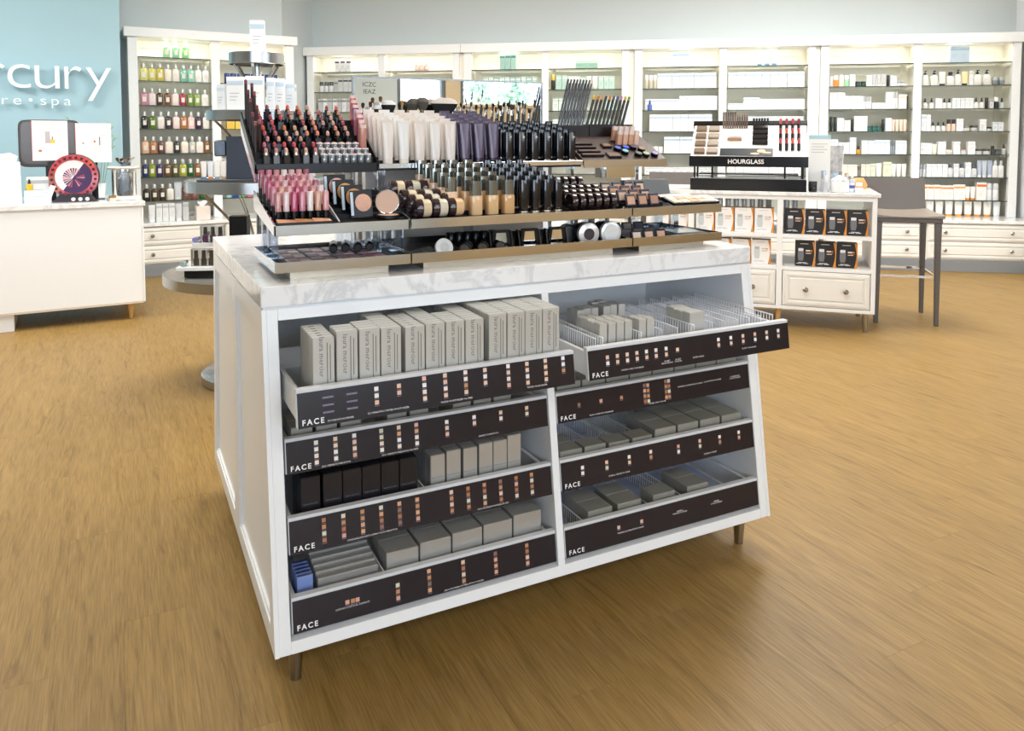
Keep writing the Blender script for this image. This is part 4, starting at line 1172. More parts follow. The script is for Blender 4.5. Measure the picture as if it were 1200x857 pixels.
# lip pencils standing in the left column
for k in range(9):
    r_ = 2 + k * 6 // 9
    y, z = st[min(r_, 7)]
    h = [.085, .09, .095, .10, .105, .11, .115, .12, .115][k]
    c = ['#9a5a52', '#a8646a', '#8f3a4a', '#7a3442', '#8f4a4a', '#a0525a', '#7c2f3f', '#8a3848', '#93424e'][k]
    x = 0.052 if k % 2 == 0 else 0.066
    yy = 0.385 + .0205 * k
    zz = [s_ for s_ in st if s_[0] - .0135 <= yy]
    product('lip_pencil', 'long dark brown lip pencil, %s from front at rack left edge' % ORD[k], 'pencil',
            [('barrel', cm(('lpbar', h), lambda: MB().lathe([(.0042, 0), (.0042, h - .012)], 8).mesh(M('#3a2a28', .3, noise=.05), smooth=True))),
             ('coloured_end', cm(('lpend', h, c), lambda: MB().lathe([(.0043, h - .012), (.0043, h - .001), (.003, h)], 8).mesh(M(c, .35, noise=.02), smooth=True)))],
            (x, yy, zz[-1][1]), 0, 'lip pencils in the rack')
# flat lip glaze tubes along the right edge
gz = ['#c98a7c', '#d29a8c', '#a84a6c', '#cf8a94', '#d99a98', '#8a3a7c', '#c43a44', '#cf5a48']
gzn = ['nude pink', 'rosy nude', 'berry', 'rose', 'light pink', 'violet', 'red', 'coral red']
for k in range(8):
    yy = 0.40 + .0205 * k
    zz = [s_ for s_ in st if s_[0] - .0135 <= yy][-1][1]
    c = gz[k]
    product('lip_glaze_tube', '%s flat lip glaze tube at right edge of lipstick rack' % gzn[k], 'tube',
            [('tube_body', cm(('gzb', c), lambda: MB().loft([sq_ring(.017, .011, .0, 10, 3), sq_ring(.019, .0125, .004, 10, 3), sq_ring(.019, .0125, .068, 10, 3)]).mesh(M(c, .2, noise=.02, coat=.4), smooth=True))),
             ('cap', cm(('gzc', c), lambda: MB().loft([sq_ring(.018, .0118, .068, 10, 3), sq_ring(.018, .0118, .077, 10, 3)]).mesh(M('#ecd0c8', .25, noise=.02), smooth=True)))],
            (0.355 + .0014 * k, yy, zz), 0, 'lip glaze tubes')

# ---- top tier, middle: tubes and bottles
NR2 = 5
t2, st2 = step_tray(0.380, 1.060, 0.325, 1.172, 1.186, NR2, 0.034, 0.009, 0.345, 'mirrored stepped shelf of tubes and bottles, middle of top tier', BROWNBLK, back_y=0.53,
                    side=False, post=[(.05, .15), (.63, .15), (.34, .15)])
def big_tube(w, d, h, c, cap, key, metal=0.0):
    return [('tube_body', cm(('bt', key), lambda: MB().loft([sq_ring(w * .86, d * .8, .014, 14, 2.4), sq_ring(w * .93, d * .75, h * .3, 14, 2.4), sq_ring(w, d * .45, h * .72, 14, 2.6), sq_ring(w, d * .12, h * .95, 14, 3), sq_ring(w, d * .1, h, 14, 4)]).mesh(M(c, .28, metal, noise=.02, coat=.3), smooth=True))),
            ('cap', cm(('btc', key), lambda: MB().loft([sq_ring(w * .84, d * .8, 0, 14, 2.4), sq_ring(w * .86, d * .8, .014, 14, 2.4)]).mesh(M(cap, .2, noise=.01), smooth=True))),
            ('crimp', cm(('btk', key), lambda: MB().box(-w * .5, w * .5, -d * .07, d * .07, h * .965, h + .002).mesh(M(c, .4, metal, noise=.02))))]
for r_ in range(NR2):
    y, z = st2[r_]
    for k in range(5):
        product('cream_tube', 'cream white makeup tube, column %s, %s row of top shelf' % (ORD[k], ORD[r_]), 'tube',
                big_tube(.034, .022, .122, ['#f1e6db', '#f4f1ea', '#efe2d6', '#f2ebe2', '#f0e4da'][k], '#efe3d8', ('cream', k)), (0.412 + .0485 * k - .004 * r_, y, z), 0, 'cream tubes on the top shelf')
    for k in range(3):
        product('purple_tube', 'glossy dark plum makeup tube, column %s, %s row of top shelf' % (ORD[k], ORD[r_]), 'tube',
                big_tube(.034, .022, .122, '#584a5e', '#3a2c42', 'plum', .25), (0.654 + .0475 * k - .003 * r_, y, z), 0, 'plum tubes on the top shelf')
    for k in range(6):
        h = .094
        product('black_bottle', 'slim black lacquered bottle, column %s, %s row of top shelf' % (ORD[k], ORD[r_]), 'bottle',
                [('bottle_body', cm('blb', lambda: MB().loft([sq_ring(.025, .017, .006, 12, 4), sq_ring(.026, .018, .012, 12, 4), sq_ring(.026, .018, h * .86, 12, 4), sq_ring(.024, .015, h, 12, 4)]).mesh(M('#14151a', .14, noise=.05, coat=.4), smooth=True))),
                 ('foot', cm('blf', lambda: MB().loft([sq_ring(.024, .016, 0, 12, 4), sq_ring(.024, .016, .006, 12, 4)]).mesh(M('#c9c9c6', .15, .8, noise=0), smooth=True))),
                 ('emblem', cm('ble', lambda: MB().lathe([(.0038, -.0092), (.0038, -.0086)], 10, c=(0.004, 0, h * .82), axis='y').mesh(M('#c9b48a', .3, .6, noise=0))))],
                (0.800 + .0455 * k - .002 * r_, y, z), 0, 'black bottles on the top shelf')

# ---- top tier, right: sloped brown rack of pencils, bottles and eye colours
RR = thing('sloped_rack', 'sloped brown eye-makeup rack with mirrored lip, top right tier', 'rack', (1.064, 0.325, 0.92))
RS = (1.268 - 1.184) / 0.165
def rz(y):
    return 1.184 + RS * (y - 0.325)
mk('front_lip', MB().box(0, .336, 0, .005, 1.162 - .92, 1.187 - .92).mesh(MIRSTEEL), RR)
mk('sloped_panel', MB().prism([(.005, 1.170 - .92), (.235, rz(.56) - .014 - .92), (.235, rz(.56) - .92), (.005, 1.184 + .0025 - .92)], 0.001, .335, 'x').mesh(M('#4a3a34', .3, noise=.06)), RR)
mk('mirror_post', MB().box(.10, .215, .02, .09, 1.125 - .92, 1.166 - .92).mesh(MIRROR), RR)
for px in (.03, .30):
    mk('clear_post', MB().box(px - .01, px + .01, .13, .15, 0, rz(.455) - .02 - .92).mesh(ACRYL), RR)
slope_rx = math.atan(RS)
def on_slope(x, y, off=0.0):
    return (x, y, rz(y) + off)
def pen(h, c, tip, key, rad=.0042):
    return [('barrel', cm(('pb', key), lambda: MB().lathe([(rad, 0), (rad, h * .86)], 8).mesh(M(c, .25, .6 if c == '#5a5b60' else 0, noise=.03), smooth=True))),
            ('tip', cm(('pt', key, tip), lambda: MB().lathe([(rad, h * .86), (rad * 1.02, h * .985), (rad * .8, h)], 8).mesh(M(tip, .35, noise=.02), smooth=True)))]
# pen holders so that pencils stand in something
mk('pen_holder', MB().box(.005, .115, .155, .195, rz(.48) - .92 - .02, rz(.52) + .018 - .92).mesh(BROWNBLK), RR)
mk('pen_holder', MB().box(.118, .30, .155, .205, rz(.48) - .92 - .02, rz(.53) + .018 - .92).mesh(BROWNBLK), RR)
ZH1, ZH2 = rz(.52) + .018, rz(.53) + .018
for k in range(8):
    for j in range(2):
        product('eye_pencil', 'silver barrelled eye pencil leaning right, %s from left, %s row' % (ORD[k], ('rear', 'front')[j]), 'pencil',
                pen(.165 if j == 0 else .15, '#5a5b60', ['#2a2a30', '#4a4a52', '#24243a'][k % 3], ('sil', j), .0034), (1.072 + .0125 * k, .507 - .016 * j, ZH1), (0, R(14), 0), 'silver eye pencils')
for k in range(10):
    product('eye_pencil', 'black eye pencil with coloured end, %s from left, leaning right' % ORD[k], 'pencil',
            pen(.105, '#1d1a1b', ['#e0b83a', '#c98a4a', '#d9a25a', '#3a3a3a', '#c9803a', '#6a4a3a', '#4a5aa0', '#c48a9a', '#b9b14a', '#7a9a4a'][k], 'blk', .005), (1.192 + .0165 * k, .512, ZH2), (0, R(17), 0), 'black eye pencils')
for r_ in range(2):
    for k in range(4):
        c = [['#dca88c', '#e3b79a', '#d9a684', '#ecc8b4'], ['#cf9a7c', '#e0b090', '#e6bfa4', '#f0d6c6']][r_][k]
        y = .415 + .03 * r_
        product('skin_tint_bottle', 'small flesh-toned bottle, %s from left, %s row on brown rack' % (ORD[k], ('front', 'rear')[r_]), 'bottle',
                [('bottle_body', cm(('stb', c), lambda: MB().loft([sq_ring(.018, .016, 0, 12, 4), sq_ring(.0195, .017, .003, 12, 4), sq_ring(.0195, .017, .036, 12, 4)]).mesh(M(c, .2, noise=.02, coat=.3), smooth=True))),
                 ('cap', cm('stc', lambda: MB().loft([sq_ring(.0185, .016, .036, 12, 4), sq_ring(.0185, .016, .050, 12, 4)]).mesh(M('#ead9d0', .2, noise=.01), smooth=True)))],
                (1.258 + .0235 * k, y, rz(y + .008) + .0005), (0, R(8), 0), 'flesh-toned bottles on the brown rack')
pots = [(1.235, .388, '#3a5ac0'), (1.270, .392, '#2f4fd0'), (1.305, .396, '#4a3a5a'), (1.252, .368, '#7fb4c4'), (1.330, .382, '#7a5a3a'), (1.325, .350, '#8a9a7a'), (1.362, .350, '#6a5fa8'), (1.295, .352, '#3a2f33')]
potn = ['cobalt', 'bright blue', 'dark violet', 'sky blue', 'bronze', 'sage green', 'lavender', 'charcoal']
for (x, y, c), n in zip(pots, potn):
    product('eye_colour_pot', '%s eye colour pot lying on the sloped brown rack' % n, 'pot',
            [('pot_base', cm('epb', lambda: MB().lathe([(.0125, 0), (.0135, .002), (.0135, .010)], 14).mesh(BLACK, smooth=True))),
             ('colour', cm(('epc', c), lambda: MB().lathe([(.0112, .010), (.0110, .0118)], 14).mesh(M(c, .35, .2, noise=.1, scale=200), smooth=True)))],
            on_slope(x, y, .0008), (slope_rx, 0, 0), 'eye colour pots')
for k, (x, y, ww, dd) in enumerate([(1.115, .355, .085, .014), (1.115, .378, .085, .014), (1.115, .402, .08, .013), (1.115, .425, .08, .013), (1.205, .412, .034, .024), (1.195, .352, .05, .03)]):
    product('eye_palette', 'slim dark eye palette on the brown rack, %s from front' % ORD[k] if k < 4 else ('small brown compact beside the blue pots' if k == 4 else 'low clear-lidded palette at front of brown rack'), 'palette',
            [('case', MB().box(-ww / 2, ww / 2, -dd / 2, dd / 2, 0, .007).mesh(BROWNBLK, bevel=.0008)), ('pan_strip', MB().box(-ww / 2 + .003, ww / 2 - .003, -dd / 2 + .003, dd / 2 - .003, .007, .0076).mesh(M(['#5a4640', '#6a5248', '#3f3230', '#54423c', '#8a6a58', '#6f5a50'][k], .3, noise=.1)))],
            on_slope(x, y, .0005), (slope_rx, 0, 0), 'eye palettes on the brown rack')

# ---- mirror header behind the top tier
mh = thing('tabletop_mirror', 'wide tabletop mirror standing behind the makeup tiers', 'mirror', (0.38, 0.60, 0.92))
mk('glass', MB().box(.004, .676, 0, .004, .0, .530).mesh(MIRROR), mh)
mk('frame', MB().ringframe([(0, 0), (.68, 0), (.68, .534), (0, .534)], [(.005, .004), (.675, .004), (.675, .529), (.005, .529)], -.002, .012, 'y').mesh(M('#8f9496', .25, .8, noise=0)), mh)
mk('backing', MB().box(.001, .679, .004, .011, 0, .533).mesh(BLACKM), mh)
# shelf with brushes in front of the mirror
bs = thing('brush_holder', 'clear acrylic brush holder block in front of the mirror', 'holder', (0.40, 0.537, 0.92))
mk('block', MB().box(0, .63, 0, .04, 0, .360).mesh(M('#d9d3cc', .25, noise=.02)), bs)
mk('top_plate', MB().box(-.004, .634, -.003, .043, .360, .365).mesh(ACRYL), bs)
BZ = 1.2855
def brush(hh, bw, bd, bh, c1, c2, fl, key):
    """handle, ferrule, bristles with coloured tip"""
    return [('handle', cm(('brh', key), lambda: MB().lathe([(.0035, 0), (.0045, hh * .5), (.004, hh)], 8).mesh(M('#1d1a1a', .3), smooth=True))),
            ('ferrule', cm(('brf', key), lambda: MB().loft([sq_ring(.008, .008, hh, 10, 2), sq_ring(bw * .55, bd * .6, hh + fl, 10, 2)]).mesh(CHROME, smooth=True))),
            ('bristles', cm(('brb', key), lambda: MB().loft([sq_ring(bw * .55, bd * .6, hh + fl, 14, 2), sq_ring(bw * .9, bd * .9, hh + fl + bh * .4, 14, 2), sq_ring(bw, bd, hh + fl + bh * .62, 14, 2)]).mesh(M(c1, .8, noise=.2, scale=400), smooth=True)),
              [('bristle_tip', cm(('brt', key), lambda: MB().loft([sq_ring(bw, bd, hh + fl + bh * .62, 14, 2), sq_ring(bw * .9, bd * .85, hh + fl + bh * .85, 14, 2), sq_ring(bw * .45, bd * .4, hh + fl + bh, 14, 2)]).mesh(M(c2, .8, noise=.2, scale=400), smooth=True)))])]
BR = [(0.425, .055, .012, .010, .018, '#6a3a22', '#4a2a1a', 'slim brown'), (0.4465, .03, .030, .022, .032, '#1a1818', '#efece6', 'small black and white'), (0.457, .072, .012, .010, .018, '#7a4a22', '#5a3a1c', 'tall slim brown'),
      (0.482, .040, .050, .03, .038, '#151414', '#f4f2ee', 'domed black and white'), (0.528, .06, .01, .008, .02, '#b98a4a', '#a87a3a', 'thin golden'),
      (0.561, .045, .038, .028, .036, '#4a463e', '#57524a', 'dark grey domed'), (0.596, .050, .042, .03, .04, '#57504a', '#6a645c', 'large grey domed'),
      (0.672, .04, .095, .02, .05, '#141313', '#efe2d6', 'wide fan-shaped black and white')]
for x, hh, bw, bd, bh, c1, c2, n in BR:
    product('makeup_brush', '%s makeup brush standing before the mirror' % n, 'brush', brush(hh, bw, bd, bh, c1, c2, .014, n), (x, .557, BZ), 0, 'makeup brushes before the mirror')
for k in range(14):
    x = 0.735 + .0208 * k
    hh = [.05, .065, .06, .085, .05, .045, .04, .06, .055, .05, .065, .055, .04, .06][k]
    product('makeup_brush', 'slim eye brush before the mirror, %s from left' % ORD[k], 'brush',
            brush(hh, [.008, .006, .009, .005, .010, .007, .008, .012, .006, .013, .014, .007, .013, .008][k], .006, [.014, .02, .016, .03, .02][k % 5], ['#2a2422', '#4a3a30', '#3a2a24', '#1f1c1c'][k % 4], ['#4a3a30', '#2a2422', '#5a4a40'][k % 3], .018, ('slim', k)),
            (x, .557, BZ), (0, R(rl.uniform(-6, 6)), 0), 'slim eye brushes before the mirror')
# ------------------------------------------------------------------ middle tier of the island display
rl = random.Random(8)
POSTS = lambda w: [(.03, .20), (w - .03, .20), (.03, .285), (w - .03, .285)]
NR = 6
ta, sa = step_tray(0.040, 0.376, 0.052, 1.028, 1.053, NR, 0.042, 0.012, 0.115, 'mirrored stepped tray of glosses and compacts, left middle tier', BLACKM, back_y=0.36, zback=1.118, post=POSTS(.336), post_z=.0264)
tb, sb = step_tray(0.380, 1.060, 0.052, 1.028, 1.053, NR, 0.044, 0.010, 0.092, 'long mirrored tray of jars and foundation bottles, centre middle tier', BROWNBLK, back_y=0.36, side=False, post=POSTS(.68), post_z=.0264)
tc_, sc_ = step_tray(1.064, 1.400, 0.052, 1.028, 1.053, NR, 0.036, 0.010, 0.09, 'mirrored stepped tray of shadow compacts, right middle tier', BROWNBLK, back_y=0.36, side=False, post=POSTS(.336), post_z=.0264, xcut=.150)
mk('rear_ramp', MB().prism([(.25, 1.054 - .92), (.30, 1.054 - .92), (.30, 1.117 - .92), (.27, 1.117 - .92)], .16, .335, 'x').mesh(M('#74797c', .35)), tc_)
# lip glosses
GL = ['#c98a86', '#e3c9cc', '#b8466a', '#c9788a', '#e9dcd8', '#cf9c80', '#d9989a', '#a85a6a', '#d6b0b0']
GN = ['rosy brown', 'pale pink', 'raspberry', 'rose', 'pearl white', 'peach', 'light pink', 'plum', 'blush']
for r_ in range(5):
    y, z = sa[r_]
    y += .004
    for k in range(7):
        c, n = (GL[k], GN[k]) if r_ == 0 else (lambda q: (GL[q], GN[q]))(rl.randrange(9))
        product('lip_gloss', '%s lip gloss with black cap, %s from left, %s row' % (n, ORD[k], ORD[r_]), 'lip gloss',
                [('cap', cm('glc', lambda: MB().loft([sq_ring(.014, .014, 0, 12, 3), sq_ring(.014, .014, .028, 12, 3)]).mesh(BLACK, smooth=True))),
                 ('gloss_tube', cm(('glt', c), lambda: MB().loft([sq_ring(.0155, .0155, .028, 12, 3), sq_ring(.0155, .0155, .072, 12, 3), sq_ring(.013, .013, .076, 12, 3)]).mesh(M(c, .12, noise=.02, coat=.6), smooth=True)))],
                (0.062 + .0193 * k - .003 * r_, y, z + .0004), 0, 'lip glosses on the left tray')
# bronzer strip with three facets in front of the glosses
bz = thing('bronzer_palette', 'three-shade bronzer strip in front of the lip glosses', 'palette', (0.115, 0.072, sa[0][1] + .0004))
mk('case', MB().box(-.066, .066, -.012, .014, 0, .006).mesh(BROWNBLK, bevel=.0006), bz)
for k in range(3):
    a = -.064 + .0427 * k
    mk('bronzer_pan', MB().hexa([(a, -.011, .006), (a + .0425, -.011, .006), (a + .0425, .013, .006), (a, .013, .006), (a, -.011, .007), (a + .0425, -.011, .007), (a + .0425, .013, .010), (a, .013, .013)]).mesh(M(['#d9a07c', '#c98c58', '#e0a884'][k], .35, noise=.04)), bz)
dv = mk('side_divider', MB().prism([(.02, 1.053 - .92), (.30, 1.108 - .92), (.30, 1.140 - .92), (.02, 1.057 - .92)], .158, .161, 'x').mesh(M('#c9cacc', .3, noise=.01)), ta)
# powder compacts with pressed discs, stepping back
DC = ['#e3b39c', '#d9a06a', '#dca96a', '#e9b9ae']
DN = ['pink-beige', 'golden', 'amber', 'rosy']
for k in range(4):
    y, z = sa[k if k < 5 else 5]
    y += .008
    x = 0.272 - .012 * k
    product('face_powder', 'black square compact with %s pressed powder disc, %s from front' % (DN[k], ORD[k]), 'compact',
            [('case', cm('fpc', lambda: MB().box(-.030, .030, -.003, .003, 0, .070).mesh(BLACK, bevel=.001))),
             ('powder_disc', cm(('fpd', DC[k]), lambda: MB().lathe([(.0225, -.003), (.0225, -.005), (.019, -.0062)], 24, c=(0.004, 0, .038), axis='y').mesh(M(DC[k], .5, noise=.12, scale=120), smooth=True))),
             ('side_label', cm('fps', lambda: MB().box(-.0302, -.0226, -.0034, -.003, .006, .066).mesh(M('#c9dcea', .4))))],
            (x, y, z + .004), (R(-9), 0, R(8)), 'pressed powder compacts')
    mk('rest', cm('fprest', lambda: MB().box(-.028, .028, .0165, .021, 0, .03).mesh(BLACK)), ta, (x - .04, y - .052, z - .92))
cl = thing('clamshell_powder', 'round open clamshell powder beside the pressed compacts', 'compact', (0.335, 0.105, sa[0][1] + .0004), (0, 0, R(-12)))
mk('base', MB().lathe([(.028, 0), (.03, .002), (.03, .010)], 24).mesh(BROWNBLK, smooth=True), cl)
mk('powder', MB().lathe([(.026, .010), (.026, .0112)], 24).mesh(M('#e3bda0', .6, noise=.08), smooth=True), cl)
mk('lid', MB().lathe([(.030, .018), (.030, .024), (.028, .026)], 24, c=(0, 0, .042), axis='y').mesh(M('#d9b49a', .35, noise=.04), smooth=True), cl)
mk('lid_rim', MB().lathe([(.0315, .017), (.0315, .027), (.0295, .027), (.0295, .017)], 24, c=(0, 0, .042), axis='y', cap=False).mesh(CHROME, smooth=True), cl)
# loose powder jars lying on their sides, lid to the left
for r_ in range(4):
    y, z = sb[r_ + (1 if r_ > 2 else 0)]
    y -= .004
    for k in range(3):
        product('powder_jar', 'round loose powder jar with plum lid, %s from left, %s row' % (ORD[k], ORD[r_]), 'jar',
                [('lid', cm('pjl', lambda: MB().lathe([(.0235, 0), (.0245, .002), (.0245, .017), (.0235, .018)], 22, axis='x').mesh(M('#33242a', .15, noise=.03, coat=.4), smooth=True))),
                 ('powder_body', cm(('pjb', k), lambda: MB().lathe([(.0235, .018), (.0235, .036), (.021, .040)], 22, axis='x').mesh(M(['#d9c6a4', '#d6cdb8', '#dfb98c'][k], .35, noise=.02), smooth=True)))],
                (0.402 + .0455 * k - .004 * r_, y, z + .0247), (0, 0, R(-3)), 'loose powder jars')
# foundation bottles
FC_ = ['#e9c9ac', '#e6c092', '#e3bd88', '#dcae7a']
for r_ in range(6):
    y, z = sb[r_]
    for k in range(4):
        if k == 0 and r_ == 0:
            continue
        x = 0.527 + .0485 * k - .005 * r_
        product('foundation_bottle', 'square beige foundation bottle with clear cap, column %s, %s row' % (ORD[k], ORD[r_]), 'bottle',
                [('bottle_body', cm(('fdb', k), lambda: MB().loft([sq_ring(.031, .026, 0, 12, 5), sq_ring(.034, .028, .002, 12, 5), sq_ring(.034, .028, .048, 12, 5), sq_ring(.031, .026, .052, 12, 5)]).mesh(M(FC_[k], .15, noise=.02, coat=.5), smooth=True))),
                 ('collar', cm('fdk', lambda: MB().lathe([(.0095, .052), (.0095, .090)], 12).mesh(BLACK, smooth=True))),
                 ('clear_cap', cm('fdc', lambda: MB().loft([sq_ring(.030, .025, .0522, 12, 5), sq_ring(.030, .025, .092, 12, 5)]).mesh(M('#8f918c', .06, .75, noise=.05, scale=60), smooth=True)))],
                (x, y, z + .0004), R(2), 'foundation bottles')
for r_ in range(6):
    y, z = sb[r_]
    for k in range(4):
        x = 0.722 + .0365 * k - .002 * r_
        h = .09
        product('concealer_bottle', 'tall black glossy bottle, column %s, %s row of middle tier' % (ORD[k], ORD[r_]), 'bottle',
                [('bottle_body', cm('cnb', lambda: MB().loft([sq_ring(.023, .017, .004, 12, 4), sq_ring(.0245, .019, .008, 12, 4), sq_ring(.0245, .019, h * .84, 12, 4), sq_ring(.022, .016, h, 12, 4)]).mesh(M('#181a20', .12, noise=.1, coat=.5), smooth=True))),
                 ('foot', cm('cnf', lambda: MB().loft([sq_ring(.023, .017, 0, 12, 4), sq_ring(.023, .017, .004, 12, 4)]).mesh(M('#d3c3a6', .2, .5, noise=0), smooth=True)))],
                (x, y, z + .0004), 0, 'black bottles on the middle tier')
for r_ in range(4):
    y, z = sb[r_ + (1 if r_ > 2 else 0)]
    y -= .003
    for k in range(6):
        product('round_compact', 'dark round compact on edge, %s from left, %s row of middle tier' % (ORD[k], ORD[r_]), 'compact',
                [('base', cm('rcb', lambda: MB().lathe([(.0225, 0), (.024, .002), (.024, .0085)], 22, axis='x').mesh(M('#2a1e20', .1, noise=.03, coat=.6), smooth=True))),
                 ('lid', cm('rcl', lambda: MB().lathe([(.0242, .0088), (.0242, .0155), (.022, .0175)], 22, axis='x').mesh(M('#33262a', .08, noise=.03, coat=.7), smooth=True)))],
                (0.868 + .0265 * k - .002 * r_, y, z + .0247), 0, 'round compacts on the middle tier')
mk('clear_tray', MB().box(.655, .678, .02, .10, 1.053 - .92, 1.057 - .92).mesh(ACRYL), tb)
# square shadow compacts, right middle tray
SQ = ['#d9a98c', '#ddb9a6', '#c9987c', '#e3c4ae', '#b98a78', '#cfa68a']
for r_ in range(4):
    y, z = sc_[r_]
    for k in range(3 if r_ < 3 else 4):
        x = 1.088 + .043 * k - .006 * r_
        c = SQ[(r_ * 3 + k * 2) % 6]
        product('shadow_compact', 'small square eye shadow, %s from left, %s row of right tray' % (ORD[k], ORD[r_]), 'eye shadow',
                [('case', cm('shc', lambda: MB().box(-.017, .017, -.003, .003, 0, .036).mesh(M('#3a3444', .25, noise=.02), bevel=.0008))),
                 ('shadow_pan', cm(('shp', c), lambda: MB().box(-.013, .013, -.0042, -.003, .004, .028).mesh(M(c, .5, noise=.06))))],
                (x, y + .006, z + .004), (R(-16), 0, 0), 'square eye shadows on the right tray')
pal = thing('open_palette', 'open black palette of cream pans at right end of tray', 'palette', (1.308, 0.092, 1.0610), (R(15), 0, 0))
mk('base', MB().box(-.088, .092, -.03, .034, 0, .008).mesh(BLACK, bevel=.001), pal)
for k in range(10):
    a, b_ = -.08 + .0335 * (k % 5), -.024 + .027 * (k // 5)
    mk('pan', cm(('oppan', k % 4), lambda: MB().box(0, .029, 0, .022, .008, .0095).mesh(M(['#e9d2b4', '#f0e2d0', '#cf9f74', '#e0bb92'][k % 4], .5, noise=.05))), pal, (a, b_, 0))
op2 = thing('makeup_case', 'dark open makeup case leaning behind the cream palette', 'palette', (1.345, 0.178, 1.0625), (R(16), 0, 0))
mk('base', MB().box(-.09, .045, -.03, .03, 0, .008).mesh(BLACK, bevel=.001), op2)
mk('card', MB().box(-.084, .03, -.022, .02, .008, .0086).mesh(M('#e6d9d2', .4, noise=.04)), op2)

# ------------------------------------------------------------------ bottom tier
Z = ZBT + .0004
# left: purple palette sheets in a grid
PC = [['#8a6a7e', '#7a5f70', '#a8748a', '#b8768e'], ['#756670', '#7f6673', '#936c7c', '#9c7484'], ['#6a6066', '#75666e', '#84697a', '#8f727c']]
for r_ in range(3):
    for k in range(4):
        c = PC[r_][k]
        pp = thing('shadow_palette', '%s shadow palette in bottom left tray, %s from left, %s row' % (['mauve', 'plum', 'rosy', 'berry'][k], ORD[k], ORD[r_]), 'palette', (0.105 + .062 * k, 0.087 + .080 * r_, Z), 0, 'shadow palettes in the bottom left tray')
        mk('case', cm('spcase', lambda: MB().box(-.029, .029, -.030, .038, 0, .016).mesh(M('#8a848a', .2, .4, noise=.03), bevel=.0008)), pp)
        for j in range(4):
            a, b_ = -.025 + .026 * (j % 2), -.026 + .032 * (j // 2)
            cc = [c, '#cfb0ba', '#a98a94', c][j]
            mk('pan', cm(('sppan', cc), lambda: MB().box(0, .024, 0, .029, .016, .0172).mesh(M(cc, .4, .1, noise=.1, scale=100))), pp, (a, b_, 0))
    
for k in range(4):
    x = 0.215 + .032 * k
    product('mascara', 'black mascara tube lying across the palettes, %s from left' % ORD[k], 'mascara',
            [('tube', cm('msb', lambda: MB().lathe([(.0105, .045), (.0105, .10), (.009, .102)], 14, axis='y').mesh(M('#2b2f30', .15, noise=.03, coat=.5), smooth=True))),
             ('cap', cm('msc', lambda: MB().lathe([(.009, 0), (.011, .003), (.011, .044)], 14, axis='y').mesh(BLACK, smooth=True)))],
            (x - .012, 0.150, Z + .0290), (0, 0, R(-14)), 'mascara tubes on the palettes')
# middle: fanned slim palettes
for k in range(6):
    product('slim_palette', 'slim silver palette fanned at left of middle tray, %s from left' % ORD[k], 'palette',
            [('case', cm('slc', lambda: MB().box(-.022, .022, -.042, .042, 0, .005).mesh(M('#54565a', .2, .5, noise=.03), bevel=.0006))), ('window', cm('slw', lambda: MB().box(-.017, .017, -.036, .03, .005, .0055).mesh(M('#8f9496', .12, .6, noise=.05))))],
            (0.408 + .0235 * k, 0.118 + .016 * (k % 3), Z + .0052), (0, R(-13), R(-10)), 'slim palettes fanned in the tray')
wc = thing('white_compact', 'round white compact standing at front of the middle tray', 'compact', (0.478, 0.0725, Z + .0235), (R(-20), 0, 0))
mk('case', MB().lathe([(.023, 0), (.0245, .001), (.0245, .009), (.023, .010)], 26, axis='y', c=(0, 0, .003)).mesh(M('#e6e7e6', .25, noise=.01), smooth=True), wc)
mk('inner_ring', MB().lathe([(.013, -.0012), (.013, 0)], 22, axis='y', c=(0, 0, .003)).mesh(M('#c9cbc9', .3, noise=.02), smooth=True), wc)
for k in range(7):
    product('black_compact', 'small black round compact leaning in middle tray, %s from left' % ORD[k], 'compact',
            [('case', cm('bcc', lambda: MB().lathe([(.016, 0), (.017, .001), (.017, .007)], 20, axis='y').mesh(BLACK, smooth=True))), ('window', cm('bcw', lambda: MB().lathe([(.0125, -.0008), (.0125, 0)], 20, axis='y').mesh(M('#5a5a5c', .1, .5, noise=.05), smooth=True)))],
            (0.536 + .0178 * k, 0.075 + .03 * (k % 3), Z + .0178), (R(-30), 0, R(-8)), 'black round compacts')
for k in range(6):
    product('liner_pot', 'black ribbed liner pot behind the round compacts, %s from left' % ORD[k], 'pot',
            [('pot', cm('lnp', lambda: MB().lathe([(.011, 0), (.012, .002), (.012, .02)], 14).mesh(M('#1f2024', .2), smooth=True))), ('lid', cm('lnl', lambda: MB().lathe([(.0125, .02), (.0125, .045), (.011, .047)], 14).mesh(BLACK, smooth=True)))],
            (0.548 + .026 * k, 0.205, Z), 0, 'liner pots')
for k in range(3):
    e = thing('easel_compact', 'black open compact with mirror on easel, %s of three' % ORD[k], 'compact', (0.655 + .0885 * k, 0.098, Z), (0, 0, R(-4)), 'easel compacts')
    mk('frame', cm('esf', lambda: MB().ringframe([(-.030, .004), (.030, .004), (.024, .060), (-.024, .060)], [(-.020, .014), (.020, .014), (.015, .052), (-.015, .052)], -.004, .004, 'y').mesh(BLACK)), e)
    mk('mirror', cm('esm', lambda: MB().prism([(-.021, .013), (.021, .013), (.016, .053), (-.016, .053)], -.001, .002, 'y').mesh(MIRROR)), e)
    mk('stand', cm('ess', lambda: MB().prism([(-.012, 0), (.030, 0), (.016, .056), (.004, .056)], -.034, -.030, 'x').mesh(BLACK).copy()), e)
    mk('stand', cm('ess2', lambda: MB().prism([(-.012, 0), (.030, 0), (.016, .056), (.004, .056)], .030, .034, 'x').mesh(BLACK)), e)
    mk('base', cm('esb', lambda: MB().box(-.03, .03, .004, .045, 0, .004).mesh(BLACK)), e)
